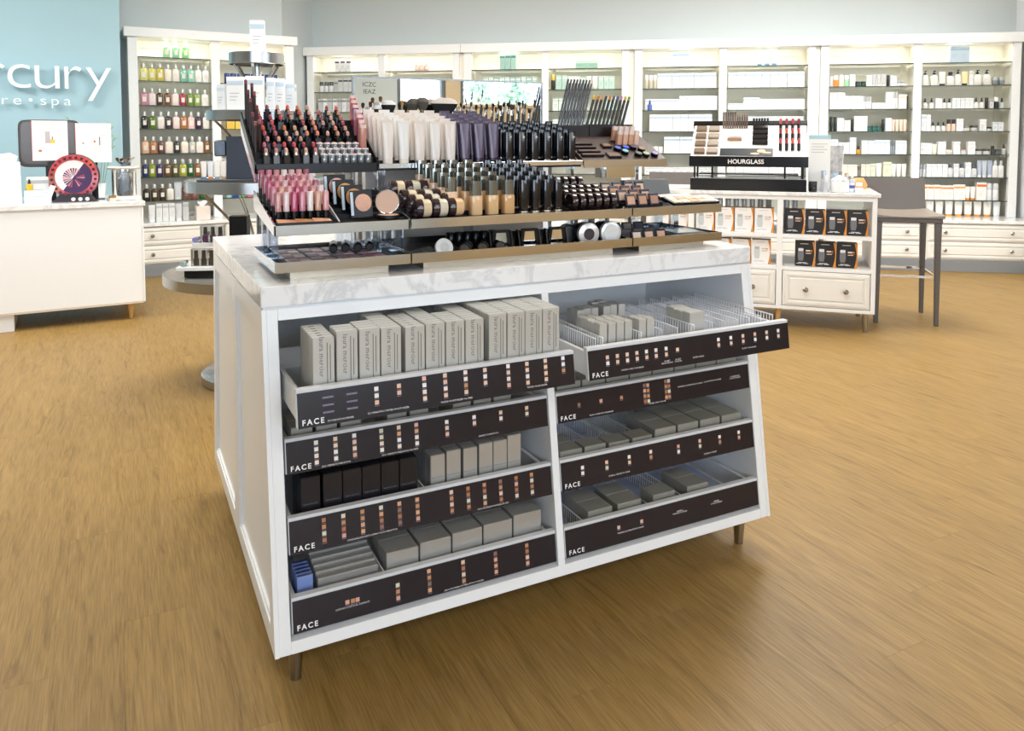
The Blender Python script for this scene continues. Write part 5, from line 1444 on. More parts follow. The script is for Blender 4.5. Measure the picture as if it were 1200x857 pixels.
for k, (x, cpl) in enumerate(((0.935, '#e3dfdb'), (1.012, '#e9eaea'))):
    ti = thing('powder_tin', ('round tin with dark centre disc' if k == 0 else 'round silver-lidded tin with glossy disc') + ' standing on edge in tray', 'tin', (x, 0.088, Z + .0335), (0, 0, R(-6)), 'round tins')
    mk('lid', cm(('tnl', cpl), lambda: MB().lathe([(.031, 0), (.033, .001), (.033, .014)], 30, axis='y').mesh(M(cpl, .22, .3, noise=.02), smooth=True)), ti)
    mk('inner_disc', MB().lathe([(.017 if k == 0 else .025, -.0012), (.017 if k == 0 else .025, 0)], 26, axis='y').mesh(M('#4a4246' if k == 0 else '#f0f2f3', .25, .2, noise=.1, scale=150), smooth=True), ti)
    mk('tin_body', cm('tnb', lambda: MB().lathe([(.0325, .0145), (.0325, .040)], 30, axis='y').mesh(BLACK, smooth=True)), ti)
for k in range(4):
    product('black_tin', 'black round tin standing on edge behind the silver tins, %s from left' % ORD[k], 'tin',
            [('tin_body', cm('btn', lambda: MB().lathe([(.028, 0), (.0295, .001), (.0295, .02)], 26, axis='y').mesh(M('#1c1b1d', .3, noise=.05), smooth=True))), ('ring', cm('btr', lambda: MB().lathe([(.022, -.0008), (.022, 0)], 24, axis='y').mesh(M('#5a595c', .25, .6, noise=.03), smooth=True)))],
            (0.900 + .0425 * k, 0.145 + .004 * k, Z + .0298), (0, 0, R(-10)), 'black tins')
# right: square shadows
for r_ in range(3):
    for k in range(3):
        c = [['#e6d3c4', '#ddb9a0', '#dcae90'], ['#4a4046', '#54464c', '#4a3e42'], ['#4f4a46', '#7a6e66', '#2a2f44']][r_][k]
        product('shadow_compact', '%s square eye shadow in bottom right tray, %s from left, %s row' % (['light', 'dark', 'smoky'][r_], ORD[k], ORD[r_]), 'eye shadow',
                [('case', cm('sh2', lambda: MB().box(-.019, .019, -.003, .003, 0, .034).mesh(M('#242026', .25, noise=.02), bevel=.0008))), ('shadow_pan', cm(('sh2p', c), lambda: MB().box(-.0135, .0135, -.0042, -.003, .005, .03).mesh(M(c, .5, noise=.06))))],
                (1.098 + .0445 * k + .006 * r_, 0.078 + .065 * r_, Z + .0003 + .012 * (r_ > 1)), (R(-14), 0, 0), 'square eye shadows in bottom tray')
mk_ = thing('grey_riser', 'small black riser under the smoky eye shadows', 'riser', (1.148, 0.213, Z))
mk('block', MB().box(-.07, .075, -.012, .025, 0, .0118).mesh(BLACK, bevel=.001), mk_)
mk('mat', MB().box(-.068, .073, -.010, .0235, .0118, .0120).mesh(BLACKM), mk_)
lp = thing('large_palette', 'large dark open palette at right end of bottom tray', 'palette', (1.315, 0.135, Z), (R(4), 0, 0))
mk('base', MB().box(-.075, .075, -.07, .07, .0052, .015).mesh(BLACKM, bevel=.001), lp)
mk('clear_lid', MB().box(-.045, .05, -.02, .045, .015, .0165).mesh(M('#b9bcbd', .12, .4, noise=.02)), lp)
product('crystal_pot', 'small round glass pot at back corner of bottom right tray', 'pot', g_jar(.036, .03, '#7f8f9a', '#5a6a78'), (1.285, 0.245, Z), 0)
# ------------------------------------------------------------------ white service counter on the left
ct = thing('service_counter', 'white service counter with marble top in front of blue wall', 'counter', FC.p(0.057, 0, 0), FC.a)
mk('body', MB().box(-3.0, -0.012, 0.004, 0.74, 0.125, 0.786).mesh(WHITE, bevel=0.002), ct)
mk('end_panel', MB().box(-0.012, 0.0, 0.0, 0.745, 0.120, 0.786).mesh(WHITE, bevel=0.002), ct)
mk('bottom_edge', MB().box(-3.0, -0.012, 0.002, 0.74, 0.112, 0.125).mesh(M('#d9cbb8', .5)), ct)
mk('plinth', MB().box(-3.0, -0.775, 0.03, 0.70, 0, 0.112).mesh(WHITE), ct)
for lx, ly in ((-0.09, 0.05), (-0.09, 0.68)):
    mk('leg', cm('ctleg', lambda: MB().lathe([(.010, 0), (.011, .002), (.022, .112)], 14).mesh(GOLDW, smooth=True)), ct, (lx, ly, 0))
tag(mk('counter_top', MB().box(-3.02, 0.012, -0.012, 0.76, 0.786, 0.820).mesh(MARBLE, bevel=0.003), None, FC.p(0.057, 0, 0), (0, 0, FC.a)), 'white marble worktop of the service counter on the left', 'worktop')
CZ = 0.8202
# lipstick wheel
wh = thing('lipstick_tester_display', 'round red lipstick tester wheel standing on the counter', 'tester wheel', FC.p(-0.354, 0.125, CZ), FC.a + R(-8))
mk('drum', MB().lathe([(.148, .0), (.150, .004), (.150, .09), (.146, .094)], 48, axis='y', c=(0, 0, .172)).mesh(M('#3a2226', .35, noise=.05), smooth=True), wh)
SEG = ['#c4343c', '#c93a34', '#d6492f', '#d9563a', '#c9424a', '#d06a7c', '#d98292', '#cf7488', '#c4566c', '#b8405a', '#b23a4e', '#a83248', '#8f2c3c', '#a03040', '#c05a62', '#c87a70', '#b9695e', '#a85a50', '#b4483e', '#c23c34', '#cc3c3c', '#c4342f', '#b42c34', '#bb3038']
for k in range(24):
    a0, a1 = 2 * math.pi * k / 24, 2 * math.pi * (k + 1) / 24
    def arc(r0, r1, a0=a0, a1=a1):
        return [(r0 * math.sin(a0), .172 + r0 * math.cos(a0)), (r0 * math.sin(a1), .172 + r0 * math.cos(a1)), (r1 * math.sin(a1), .172 + r1 * math.cos(a1)), (r1 * math.sin(a0), .172 + r1 * math.cos(a0))]
    sgm = mk('shade_segment', MB().prism(arc(.112, .149), -.006, 0.0, 'y').mesh(M(SEG[k], .3, noise=.03)), wh)
    am = (a0 + a1) / 2
    mk('tester_knob', cm('wkn', lambda: MB().lathe([(.0095, -.006), (.0085, -.016), (.004, -.019)], 10, axis='y').mesh(M('#4a1f24', .2), smooth=True)), sgm, (.131 * math.sin(am), 0, .172 + .131 * math.cos(am)))
n = 28
disc = MB()
top = [(.112 * math.cos(math.pi * k / 14 + R(-55) + 0), .172 + .112 * math.sin(math.pi * k / 14 + R(-55))) for k in range(15)]
bot = [(.112 * math.cos(math.pi * k / 14 + R(125)), .172 + .112 * math.sin(math.pi * k / 14 + R(125))) for k in range(15)]
mk('white_half', MB().prism([(-x, z) for x, z in top], -.004, 0, 'y').mesh(M('#f4eef0', .4, noise=0)), wh)
mk('purple_half', MB().prism([(-x, z) for x, z in bot], -.004, 0, 'y').mesh(M('#3f2456', .4, noise=.02)), wh)
mb = MB()
for k in range(24):
    a = 2 * math.pi * k / 24
    r0, r1 = .014, .066
    d = .05
    mb.prism([(r0 * math.sin(a - d), .165 + r0 * math.cos(a - d)), (r0 * math.sin(a + d), .165 + r0 * math.cos(a + d)), (r1 * math.sin(a + .085), .165 + r1 * math.cos(a + .085)), (r1 * math.sin(a - .085), .165 + r1 * math.cos(a - .085))], -.0048, -.004, 'y', k % 4)
o = mk('printed_rays', mb.mesh([M('#3a2a5c', .4, noise=0), M('#a83a5a', .4, noise=0), M('#c98a9c', .4, noise=0), M('#5a2a4a', .4, noise=0)]), wh)
o['kind'] = 'stuff'
ft = mk('foot', MB().prism([(-.128, 0), (.128, 0), (.082, .058), (-.082, .058)], -.012, .10, 'y').mesh(M('#241c26', .4)), wh)
for k in range(3):
    mk('white_dot', cm('wdot', lambda: MB().lathe([(.0125, -.0128), (.0125, -.012)], 16, axis='y').mesh(PRINTW)), ft, (-.005 + .042 * k, 0, .02))
# dark screen behind, two white cards
mo = thing('point_of_sale_screen', 'dark screen with rounded corners behind the white cards', 'screen', FC.p(-0.49, 0.46, CZ), FC.a)
mk('panel', MB().loft([[(x, -.018, z) for x, z, q in sq_ring(.375, .33, 0, 24, 9, 0, .395)], [(x, .018, z) for x, z, q in sq_ring(.375, .33, 0, 24, 9, 0, .395)]]).mesh(M('#3a322d', .3), bevel=.004), mo)
mk('bezel', MB().loft([[(x, -.0195, z) for x, z, q in sq_ring(.345, .295, 0, 24, 9, 0, .398)], [(x, -.018, z) for x, z, q in sq_ring(.345, .295, 0, 24, 9, 0, .398)]]).mesh(M('#4d443c', .15)), mo)
mk('neck', MB().box(-.03, .03, -.012, .03, .012, .25).mesh(BLACK), mo)
mk('foot', MB().box(-.11, .11, -.08, .09, 0, .012).mesh(BLACK, bevel=.003), mo)
def card(u, v, z0, z1, w, lean, label, kind):
    c = thing('sign_card', label, 'sign', FC.p(u, v, CZ), (0, 0, FC.a + lean))
    h = z1 - CZ
    zc = z0 - CZ
    mk('card', MB().box(-w / 2, w / 2, -.003, .003, zc, h).mesh(M('#f6f2ee', .45, noise=.01)), c)
    mk('red_edge', MB().box(-w / 2 - .003, -w / 2, -.003, .003, zc, h).mesh(M('#b8484e', .5)), c)
    mk('support', MB().box(-.02, .02, .004, .016, 0, zc + .12).mesh(BLACK), c)
    mk('support_foot', MB().box(-.06, .06, -.03, .05, 0, .006).mesh(BLACK), c)
    pr = MB()
    if kind == 0:
        pr.box(-.03, .0, -.0036, -.003, zc + .12, zc + .20, 0).box(.0, .028, -.0036, -.003, zc + .12, zc + .145, 1).box(.01, .016, -.0036, -.003, zc + .145, zc + .165, 2)
        pr.box(-.04, .04, -.0036, -.003, h - .03, h - .026, 3).box(-.04, .035, -.0036, -.003, h - .045, h - .041, 3).box(-.07, -.05, -.0036, -.003, zc + .06, zc + .075, 4)
    else:
        pr.box(-.07, -.06, -.0036, -.003, zc + .13, zc + .14, 4).box(0, .012, -.0036, -.003, zc + .14, zc + .155, 4).box(-.01, .055, -.0036, -.003, zc + .08, zc + .11, 5).box(.04, .075, -.0036, -.003, zc + .19, zc + .194, 3).box(.035, .041, -.0036, -.003, zc + .12, zc + .18, 2)
    mk('printed_picture', pr.mesh([M('#b9b2b6', .4, noise=0), M('#e6c23a', .4, noise=0), M('#4a4248', .4, noise=0), M('#cfc9c6', .4, noise=0), M('#b9743a', .4, noise=0), M('#ebe7e3', .4, noise=0)]), c)['kind'] = 'stuff'
card(-0.486, 0.325, 1.098, 1.372, 0.212, 0.0, 'white card with a tube and yellow pot printed on it', 0)
card(-0.222, 0.335, 1.081, 1.356, 0.222, R(-6), 'white card with scattered small prints, right of the tube card', 1)
# bags, cartons and small goods
for k, (u, v, w, h, yaw) in enumerate(((-0.735, 0.20, .15, .275, 6), (-0.90, 0.30, .16, .30, -4))):
    bg_ = thing('gift_bag', ('white paper gift bag at left picture edge, tissue on top' if k else 'white paper gift bag beside the yellow bottle'), 'bag', FC.p(u, v, CZ), FC.a + R(yaw))
    mk('bag_body', MB().hexa([(-w / 2, -.05, 0), (w / 2, -.05, 0), (w / 2, .05, 0), (-w / 2, .05, 0), (-w / 2 * .96, -.03, h), (w / 2 * .96, -.03, h), (w / 2 * .96, .04, h), (-w / 2 * .96, .04, h)]).mesh(M('#eef0f3', .5, noise=.02), bevel=.002), bg_)
    mk('fold_line', MB().box(-w / 2 * .97, w / 2 * .97, -.0365, -.0335, h * .62, h * .63).mesh(M('#d5d9df', .5)), bg_)
    mk('tissue', MB().loft([sq_ring(w * .7, .04, h, 12, 3), sq_ring(w * .85, .06, h + .035, 12, 2), [(x * 1.05, y * 1.3, h + .05 + .012 * math.sin(x * 80)) for x, y, z in sq_ring(w * .8, .04, 0, 12, 2)]]).mesh(M('#f4f4f4', .6)), bg_)
product('carton', 'pale blue low carton under the yellow bottle on counter', 'carton', g_box(.155, .06, .085, '#dfe6ee', '#cbd6e2'), FC.p(-0.565, 0.17, CZ), FC.a)
product('carton', 'white carton with grey panel behind the pale blue carton', 'carton', g_box(.13, .06, .17, '#f2f3f3', '#b9c2c4'), FC.p(-0.565, 0.24, CZ), FC.a)
product('dropper_bottle', 'small yellow square bottle standing on the pale blue carton', 'bottle', g_dropper(.042, .075, '#2b2624', '#dcb93a'), FC.p(-0.612, 0.16, CZ + .0852), FC.a)
product('tube', 'white tube leaning against the lipstick wheel', 'tube', g_tube(.035, .022, .125, '#f1eeea', '#e3dfda'), FC.p(-0.515, 0.075, CZ), (0, R(18), FC.a))
gl = thing('glass_lantern', 'glass lantern jar holding a cellophane gift, right end of counter', 'lantern', FC.p(-0.045, 0.20, CZ), FC.a)
mk('base', MB().lathe([(.105, 0), (.112, .006), (.105, .022), (.09, .028)], 28).mesh(M('#e3ded6', .35, noise=.03), smooth=True), gl)
for k in range(4):
    a = math.pi / 4 + math.pi / 2 * k
    mk('column', cm('glcol', lambda: MB().lathe([(.012, .028), (.008, .05), (.006, .12), (.008, .19), (.012, .215)], 10).mesh(M('#dcd6cd', .35, noise=.03), smooth=True)), gl, (.085 * math.cos(a), .085 * math.sin(a), 0))
mk('glass_cylinder', MB().lathe([(.078, .028), (.078, .215)], 28, cap=False).mesh(CELLO, smooth=True), gl)
mk('top_ring', MB().lathe([(.10, .215), (.108, .225), (.100, .236), (.082, .236), (.082, .215)], 28, cap=False).mesh(M('#d5cfc6', .35, noise=.03), smooth=True), gl)
gf = thing('cellophane_gift', 'clear cellophane gift bag with blue ribbon poking from lantern', 'gift', FC.p(-0.045, 0.20, CZ + .034), FC.a)
rg = random.Random(4)
def crumple(r, z):
    return [(x * (1 + rg.uniform(-.12, .12)), y * (1 + rg.uniform(-.12, .12)), z + rg.uniform(-.004, .004)) for x, y, q in sq_ring(r * 2, r * 2, 0, 14, 2)]
mk('wrapper', MB().loft([crumple(.045, .002), crumple(.066, .03), crumple(.064, .11), crumple(.03, .185), crumple(.014, .205), crumple(.04, .235), crumple(.075, .262)], cap=False).mesh(CELLO), gf)
mk('contents', MB().loft([crumple(.035, .006), crumple(.05, .03), crumple(.048, .09), crumple(.02, .15)]).mesh(M('#e3ebf8', .4, noise=.1, scale=60)), gf)
mk('ribbon', MB().lathe([(.017, .198), (.020, .205), (.017, .212)], 12, cap=False).mesh(M('#7f9fd0', .3)), gf)
product('gold_pot', 'small gold-lidded pot at foot of the glass lantern', 'jar', g_jar(.045, .04, '#d9d2c4', '#8a6a3a'), FC.p(-0.125, 0.075, CZ), FC.a)
pl = thing('potted_plant', 'thin green sprigs in white pot behind the cards', 'plant', FC.p(-0.20, 0.58, CZ), FC.a)
mk('pot', MB().lathe([(.05, 0), (.06, .10), (.055, .10), (.05, .02)], 18).mesh(WHITE, smooth=True), pl)
for k in range(5):
    x, h, lx = [-.16, -.02, .06, .10, .12][k], [.56, .50, .46, .53, .44][k], [-.04, .0, .02, .035, .045][k]
    stn = mk('stem', MB().tube([(lx, 0, .08), (lx + (x - lx) * .4, .0, h * .55), (x, 0, h)], .002, 5).mesh(M('#6f8f4a', .6)), pl)
    for j in range(5):
        zz = h * (.72 + .07 * j)
        xx = lx + (x - lx) * (zz / h) ** 1.5
        s_ = 1 if j % 2 else -1
        mk('leaf', MB().add([(xx, 0, zz), (xx + s_ * .018, -.004, zz + .012), (xx + s_ * .034, 0, zz + .030), (xx + s_ * .012, .004, zz + .020)], [(0, 1, 2, 3)]).mesh(M('#7fa05a', .5, noise=.1)), stn)

# ------------------------------------------------------------------ second stand with marble top
sd = thing('product_stand', 'white shelved stand with raised-panel drawers beside the stool', 'stand', FR.p(0, 0, 0), FR.a)
SU0 = -1.47
mb = MB()
mk('side_panel', MB().box(-.046, -.018, .012, .60, .13, .877).mesh(WHITE, bevel=.002), sd)
mk('side_panel', MB().box(SU0, SU0 + .028, .012, .60, .13, .877).mesh(WHITE, bevel=.002), sd)
mk('divider', MB().box(-.617, -.580, .012, .58, .15, .85).mesh(WHITE, bevel=.002), sd)
mk('divider', MB().box(-1.19, -1.153, .012, .58, .15, .85).mesh(WHITE, bevel=.002), sd)
mk('top_rail', MB().box(SU0 + .028, -.046, .012, .58, .85, .877).mesh(WHITE, bevel=.001), sd)
mk('shelf', MB().box(SU0 + .028, -.046, .014, .58, .600, .624).mesh(WHITE, bevel=.001), sd)
mk('shelf', MB().box(SU0 + .028, -.046, .014, .58, .388, .412).mesh(WHITE, bevel=.001), sd)
mk('bottom_board', MB().box(SU0 + .028, -.046, .012, .58, .13, .152).mesh(WHITE, bevel=.001), sd)
mk('back_panel', MB().box(SU0 + .028, -.046, .58, .60, .13, .40).mesh(M('#c9cdd0', .5)), sd)
for a, b in ((-.580, -.046), (-1.153, -.617)):
    d = mk('drawer', raised_drawer(b - a - .008, .228), sd, (a + .004, .010, .156))
    for kx in (.27, .73):
        mk('knob', cm('knob', KNOB), d, ((b - a - .008) * kx, -.006, .114))
for lx, ly, mt in ((-.068, .06, NICKEL), (-.60, .06, GOLDW), (-1.42, .06, NICKEL), (-.068, .54, NICKEL), (-.60, .54, GOLDW), (-1.42, .54, NICKEL)):
    mk('leg', cm(('sdleg', mt.name), lambda: MB().lathe([(.014, 0), (.014, .004), (.019, .13)], 14).mesh(mt, smooth=True)), sd, (lx, ly, 0))
tag(mk('stand_top', MB().box(SU0 - .012, 0.0, 0.0, .615, .877, .902).mesh(MARBLE, bevel=.003), None, FR.p(0, 0, 0), (0, 0, FR.a)), 'white marble worktop of the stand beside the stool', 'worktop')

def shaver_box(black):
    w, d, h = .121, .085, .162
    face = M('#1f1d1f', .35, noise=.04) if black else M('#f0eeec', .4, noise=.01)
    og = M('#d98a2a', .4, noise=.05)
    k = 'b' if black else 'w'
    def curve(i0=0.0):
        pts = [(w / 2 - i0, .001), (w / 2 - i0, h - .001)]
        n = 8
        for j in range(n + 1):
            z = (h - .001) - (h - .002) * j / n
            pts.append((w / 2 - .004 - .010 * (1 - math.cos(2 * math.pi * j / n)) * .0 - .014 * (abs(z - h / 2) / (h / 2)) ** 1.6, z))
        return pts
    parts = [('box_body', cm(('shb', k), lambda: MB().box(-w / 2, w / 2, -d / 2, d / 2, 0, h).mesh([face], bevel=.001))),
             ('orange_edge', cm(('sho', k), lambda: MB().prism(curve(), -d / 2 - .0008, -d / 2, 'y').mesh(og))),
             ('orange_side', cm('shs', lambda: MB().box(w / 2, w / 2 + .0006, -d / 2, d / 2, .001, h - .001).mesh(og))),
             ('top_flap', cm(('sht', k), lambda: MB().box(-w / 2 + .001, w / 2 - .001, -d / 2 + .001, d / 2 - .001, h, h + .0006).mesh(M('#5a4030', .4) if black else M('#8a5a34', .4))))]
    y0, y1 = -d / 2 - .0009, -d / 2 + .0002
    def gfx():
        mb = MB()
        c1, c2 = (0, 1)
        mb.prism([(-.040, .036), (-.012, .036), (-.008, .06), (-.008, .098), (-.044, .098), (-.044, .06)], y0, y1, 'y', 0)
        mb.prism([(-.041, .099), (-.011, .099), (-.010, .112), (-.012, .118), (-.040, .118), (-.042, .112)], y0, y1, 'y', 1)
        return mb.mesh([M('#77797f', .3, .1), M('#e3e5e8', .3, .1)] if black else [M('#c9d2d4', .3), M('#b0b6ba', .3)])
    def lines():
        mb = MB()
        for q, (x0, x1, z, t) in enumerate(((.004, .030, .100, .007), (.030, .044, .100, .007), (.004, .044, .090, .003), (.004, .036, .083, .003), (-.052, -.02, .016, .003), (-.012, .02, .016, .003), (-.04, .01, .022, .003), (-.03, .02, .146, .003))):
            mb.box(x0, x1, y0, y1, z, z + t, 1 if q in (1, 2) else 0)
        return mb.mesh([PRINTW if black else M('#c4c4c4', .5, noise=0), og])
    parts.append(('shaver_picture', cm(('shg', k), gfx)))
    parts.append(('printed_text', cm(('shl', k), lines)))
    return parts
def place_boxes(u0, z, n, black, words, row, v=.10):
    for k in range(n):
        product('shaver_box', '%s shaver box with orange edge, %s from left on %s shelf %s' % ('black' if black else 'white', ORD[k], row, words), 'box', shaver_box(black),
                FR.p(u0 + .0605 + .1275 * k, v, z + .0006), FR.a, ('black' if black else 'white') + ' shaver boxes')
place_boxes(-.568, .624, 4, True, 'of stand', 'upper')
place_boxes(-.500, .412, 3, True, 'of stand', 'lower')
place_boxes(-1.142, .624, 4, False, 'of stand', 'upper')
place_boxes(-1.03, .412, 3, False, 'of stand', 'lower')
place_boxes(-1.441, .624, 2, False, 'at stand far end', 'upper')
for k in range(10):
    product('white_bottle', 'slim white bottle behind the shaver boxes, %s from left' % ORD[k], 'bottle', g_cyl(.040, .205, '#f1f0ee', '#f4f4f2'), FR.p(-1.06 + .055 * k + (.065 if k > 7 else 0), .40, .6246), FR.a, 'white bottles behind the shaver boxes')

# black tiered makeup display with lettered front
hg = thing('makeup_display', 'black tiered makeup display with white bed on the stand', 'display', FR.p(-1.18, 0.02, .902), FR.a)
HWid = .74
mk('base', MB().box(0, HWid, 0, .26, 0, .08).mesh(M('#16171a', .15, noise=.03), bevel=.003), hg)
mk('base_top', MB().box(.01, HWid - .01, .01, .25, .08, .083).mesh(M('#b9bbbf', .2, .3)), hg)
for px, py in ((.02, .02), (HWid - .03, .02), (.02, .23), (HWid - .03, .23), (.13, .10), (HWid - .14, .10)):
    mk('post', cm('hgpost', lambda: MB().box(0, .012, 0, .012, .083, .162).mesh(BLACK)), hg, (px, py, 0))
mk('mid_shelf', MB().box(.05, HWid - .05, .06, .22, .104, .112).mesh(BLACK), hg)
mk('front_panel', MB().box(-.008, HWid + .008, -.010, .0, .160, .230).mesh(M('#1b1c1f', .12, noise=.03), bevel=.002), hg)
mk('lettering', text_mesh('HOURGLASS', .040, PRINTW, .0004, 'CENTER', 4, 1.02, .0009), hg, (HWid * .485, -.0108, .182), (R(90), 0, 0))
HS = (.445 - .226) / .25
BEDM = M('#f6f1ea', .35, noise=.01)
mk('sloped_bed', MB().prism([(.0, .162), (.25, .162), (.25, .445), (.0, .226)], .0, HWid, 'x').mesh([BEDM], bevel=.002), hg)
mk('side_rim', MB().prism([(.24, .162), (.262, .162), (.262, .47), (.24, .445)], -.006, HWid + .006, 'x').mesh(BLACK), hg)
mk('advert_strip', MB().prism([(.006, .226 + HS * .006 + .0015), (.060, .226 + HS * .060 + .0015), (.060, .226 + HS * .060 + .0045), (.006, .226 + HS * .006 + .0045)], .19, .53, 'x').mesh(M('#2a3236', .25, noise=.1, scale=8)), hg)
mb = MB()
for cx, cy, rx, ry in ((.455, .040, .028, .013), (.415, .020, .03, .007), (.490, .028, .03, .006)):
    mb.add([(cx + rx * math.cos(a * .5236), cy + ry * math.sin(a * .5236), .226 + HS * (cy + ry * math.sin(a * .5236)) + .0052) for a in range(12)], [tuple(range(12))])
mk('advert_print', mb.mesh(M('#d9a684', .5, noise=.05)), hg)
HA = math.atan(HS)
def on_bed(x, y, off=.0015):
    return FR.p(-1.18 + x, 0.02 + y, .902 + .226 + HS * y + off)
def bed_item(name, label, cat, parts, x, y, grp, off=.001):
    product(name, label, cat, parts, on_bed(x, y, off), (HA, 0, FR.a), grp)
rb = random.Random(6)
for cidx in range(2):
    for r_ in range(4):
        x, y = .055 + .085 * cidx, .032 + .058 * r_
        bed_item('powder_compact', 'bronze square compact on white bed, %s column, %s from bottom' % (ORD[cidx], ORD[r_]), 'compact',
                 [('base', cm('hcb', lambda: MB().box(-.036, .036, -.024, .024, 0, .012).mesh(M('#8a7868', .2, .5, noise=.05), bevel=.002))), ('lid', cm(('hcl', cidx), lambda: MB().box(-.033, .033, -.021, .021, .012, .022).mesh(M('#c9bfb4' if cidx else '#9a8878', .15, .6, noise=.06), bevel=.002)))], x, y, 'compacts on the white bed')
for k in range(11):
    hh = .115 if k < 6 else .095
    product('pencil', 'slim brown pencil at back of white bed, %s from left' % ORD[k], 'pencil', pen(hh, '#6a5a50' if k < 6 else '#5a4a40', '#4a3c34' if k < 6 else '#8a6a50', ('hg', hh), .0068), on_bed(.20 + .0155 * k, .215, .002), (R(-6), 0, FR.a), 'pencils on the white bed')
bed_item('white_block', 'white glossy block in front of the slim pencils', 'block', [('block', MB().box(-.048, .048, -.03, .03, 0, .035).mesh(M('#fbfaf8', .15, noise=0), bevel=.004)), ('bronze_plate', MB().box(-.048, .048, -.042, -.0305, 0, .016).mesh(M('#b08a6a', .25, .4)))], .28, .150, None)
for r_ in range(4):
    bed_item('black_palette', 'glossy black palette in stack on white bed, %s from bottom' % ORD[r_], 'palette', [('base', cm('hpb', lambda: MB().box(-.050, .050, -.017, .017, 0, .012).mesh(BLACK, bevel=.002))), ('lid', cm('hpl', lambda: MB().box(-.048, .048, -.015, .015, .012, .019).mesh(M('#3a3a3c', .06, .7, noise=.1, scale=20), bevel=.002)))], .445, .100 + .038 * r_, 'black palettes on the white bed')
for k in range(6):
    product('mascara', 'black mascara tube behind the black palettes, %s from left' % ORD[k], 'mascara', pen(.05, '#1a1a1c', '#26262a', 'hgm', .007), on_bed(.40 + .018 * k, .238, .004), (0, 0, FR.a), 'mascaras at back of the white bed')
for r_ in range(3):
    for k in range(4):
        c = ['#b8323a', '#8f2a34', '#c4584a', '#a8424a'][(k + r_) % 4]
        product('lipstick', 'tall %s lipstick on white bed, %s from left, %s from bottom' % (['red', 'wine', 'coral', 'rose'][(k + r_) % 4], ORD[k], ORD[r_]), 'lipstick',
                [('case', cm('hlc', lambda: MB().lathe([(.011, 0), (.011, .046)], 10).mesh(M('#2a2422', .15, .3), smooth=True))), ('bullet', cm(('hlb', c), lambda: MB().lathe([(.009, .046), (.009, .074), (.005, .082)], 10).mesh(M(c, .3), smooth=True)))],
                on_bed(.575 + .038 * k, .045 + .075 * r_, .004), (0, 0, FR.a), 'lipsticks on the white bed')
# things at the right end of the stand
sc2 = thing('sign_card', 'white leaflet card with blue band on the stand', 'sign', FR.p(-.36, .16, .902), FR.a)
mk('card', MB().box(-.068, .068, -.003, .003, .004, .372).mesh(M('#eceeee', .45, noise=.01)), sc2)
mk('blue_band', MB().box(-.067, .067, -.0036, -.003, .345, .371).mesh(M('#a9cfdc', .45)), sc2)
mb = MB()
for k in range(4):
    mb.box(-.05, .05 - .02 * (k % 2), -.0036, -.003, .31 - .018 * k, .314 - .018 * k)
mk('printed_text', mb.mesh(M('#b9bec2', .5, noise=0)), sc2)['kind'] = 'stuff'
mk('easel_foot', MB().box(-.06, .06, -.02, .05, 0, .004).mesh(ACRYL), sc2)
mgm = thing('magazine', 'dark-covered magazine leaning behind the leaflet card', 'magazine', FR.p(-.265, .30, .902), (R(-8), 0, FR.a + R(-30)))
mk('pages', MB().box(-.05, .05, 0, .010, 0, .30).mesh(M('#efeeea', .5)), mgm)
mk('cover', MB().box(-.051, .051, -.001, 0, 0, .302).mesh(M('#b4b4b6', .3, noise=.9, scale=22)), mgm)
cj = thing('cotton_jar', 'white jar heaped with cotton balls on the stand', 'jar', FR.p(-.235, .075, .9022), 0)
mk('jar', MB().lathe([(.05, 0), (.055, .004), (.055, .065), (.052, .07)], 22).mesh(M('#eceeee', .15, noise=.01), smooth=True), cj)
rc = random.Random(2)
for k in range(13):
    a, rr = rc.uniform(0, 6.28), rc.uniform(0, .034)
    zz = .075 + .022 * (1 - rr / .036) + rc.uniform(-.004, .006)
    mk('cotton_ball', cm('cotton', lambda: MB().lathe([(.004, -.016), (.013, -.011), (.0175, 0), (.013, .011), (.004, .016)], 10).mesh(M('#fbfaf7', .9, noise=.02), smooth=True)), cj, (rr * math.cos(a), rr * math.sin(a), zz))
small = [('cyl', .030, .11, '#c9ced6', '#e6e9ee', -.325, .045), ('cyl', .032, .14, '#dfe5ee', '#b9c4d6', -.335, .09), ('bottle', .045, .12, '#e9edf2', '#9fc4dc', -.262, .185), ('jar', .05, .07, '#1e1e20', '#2c2c2e', -.40, .055),
         ('bottle', .040, .10, '#d9dde2', '#4a6aa8', -.20, .16), ('bottle', .042, .13, '#ded8d0', '#8a8480', -.225, .22), ('jar', .045, .045, '#dfe3ea', '#4a5fa8', -.165, .12), ('cyl', .030, .12, '#e3dcd2', '#c9b9a4', -.185, .24), ('jar', .05, .03, '#e9e9e9', '#f3f3f3', -.12, .10), ('bottle', .038, .11, '#bfc6d2', '#e3e7ec', -.15, .25)]
for k, (kd, w, h, c, c2, u, v) in enumerate(small):
    product({'cyl': 'slim_bottle'}.get(kd, kd), 'small %s %s among toiletries at right end of stand, %s' % (cname(c), KINDW[kd], ['by the leaflet card', 'before the leaflet card', 'with light blue cap', 'beside the black display', 'with dark blue cap', 'with grey cap', 'with blue lid', 'farthest back left', 'nearest the marble edge', 'farthest back right'][k]), CATW[kd], make_good(kd, w, h, c, c2), FR.p(u, v, .9022), FR.a)
og_ = thing('orange_pouch', 'orange and white soft pouch at back edge of marble stand top', 'pouch', FR.p(-.085, .50, .902), FR.a)
mk('pouch', MB().loft([sq_ring(.10, .05, 0, 12, 3), sq_ring(.11, .055, .03, 12, 3), sq_ring(.08, .03, .06, 12, 3), sq_ring(.06, .01, .075, 12, 3)]).mesh(M('#e8a062', .5, noise=.1), smooth=True), og_)
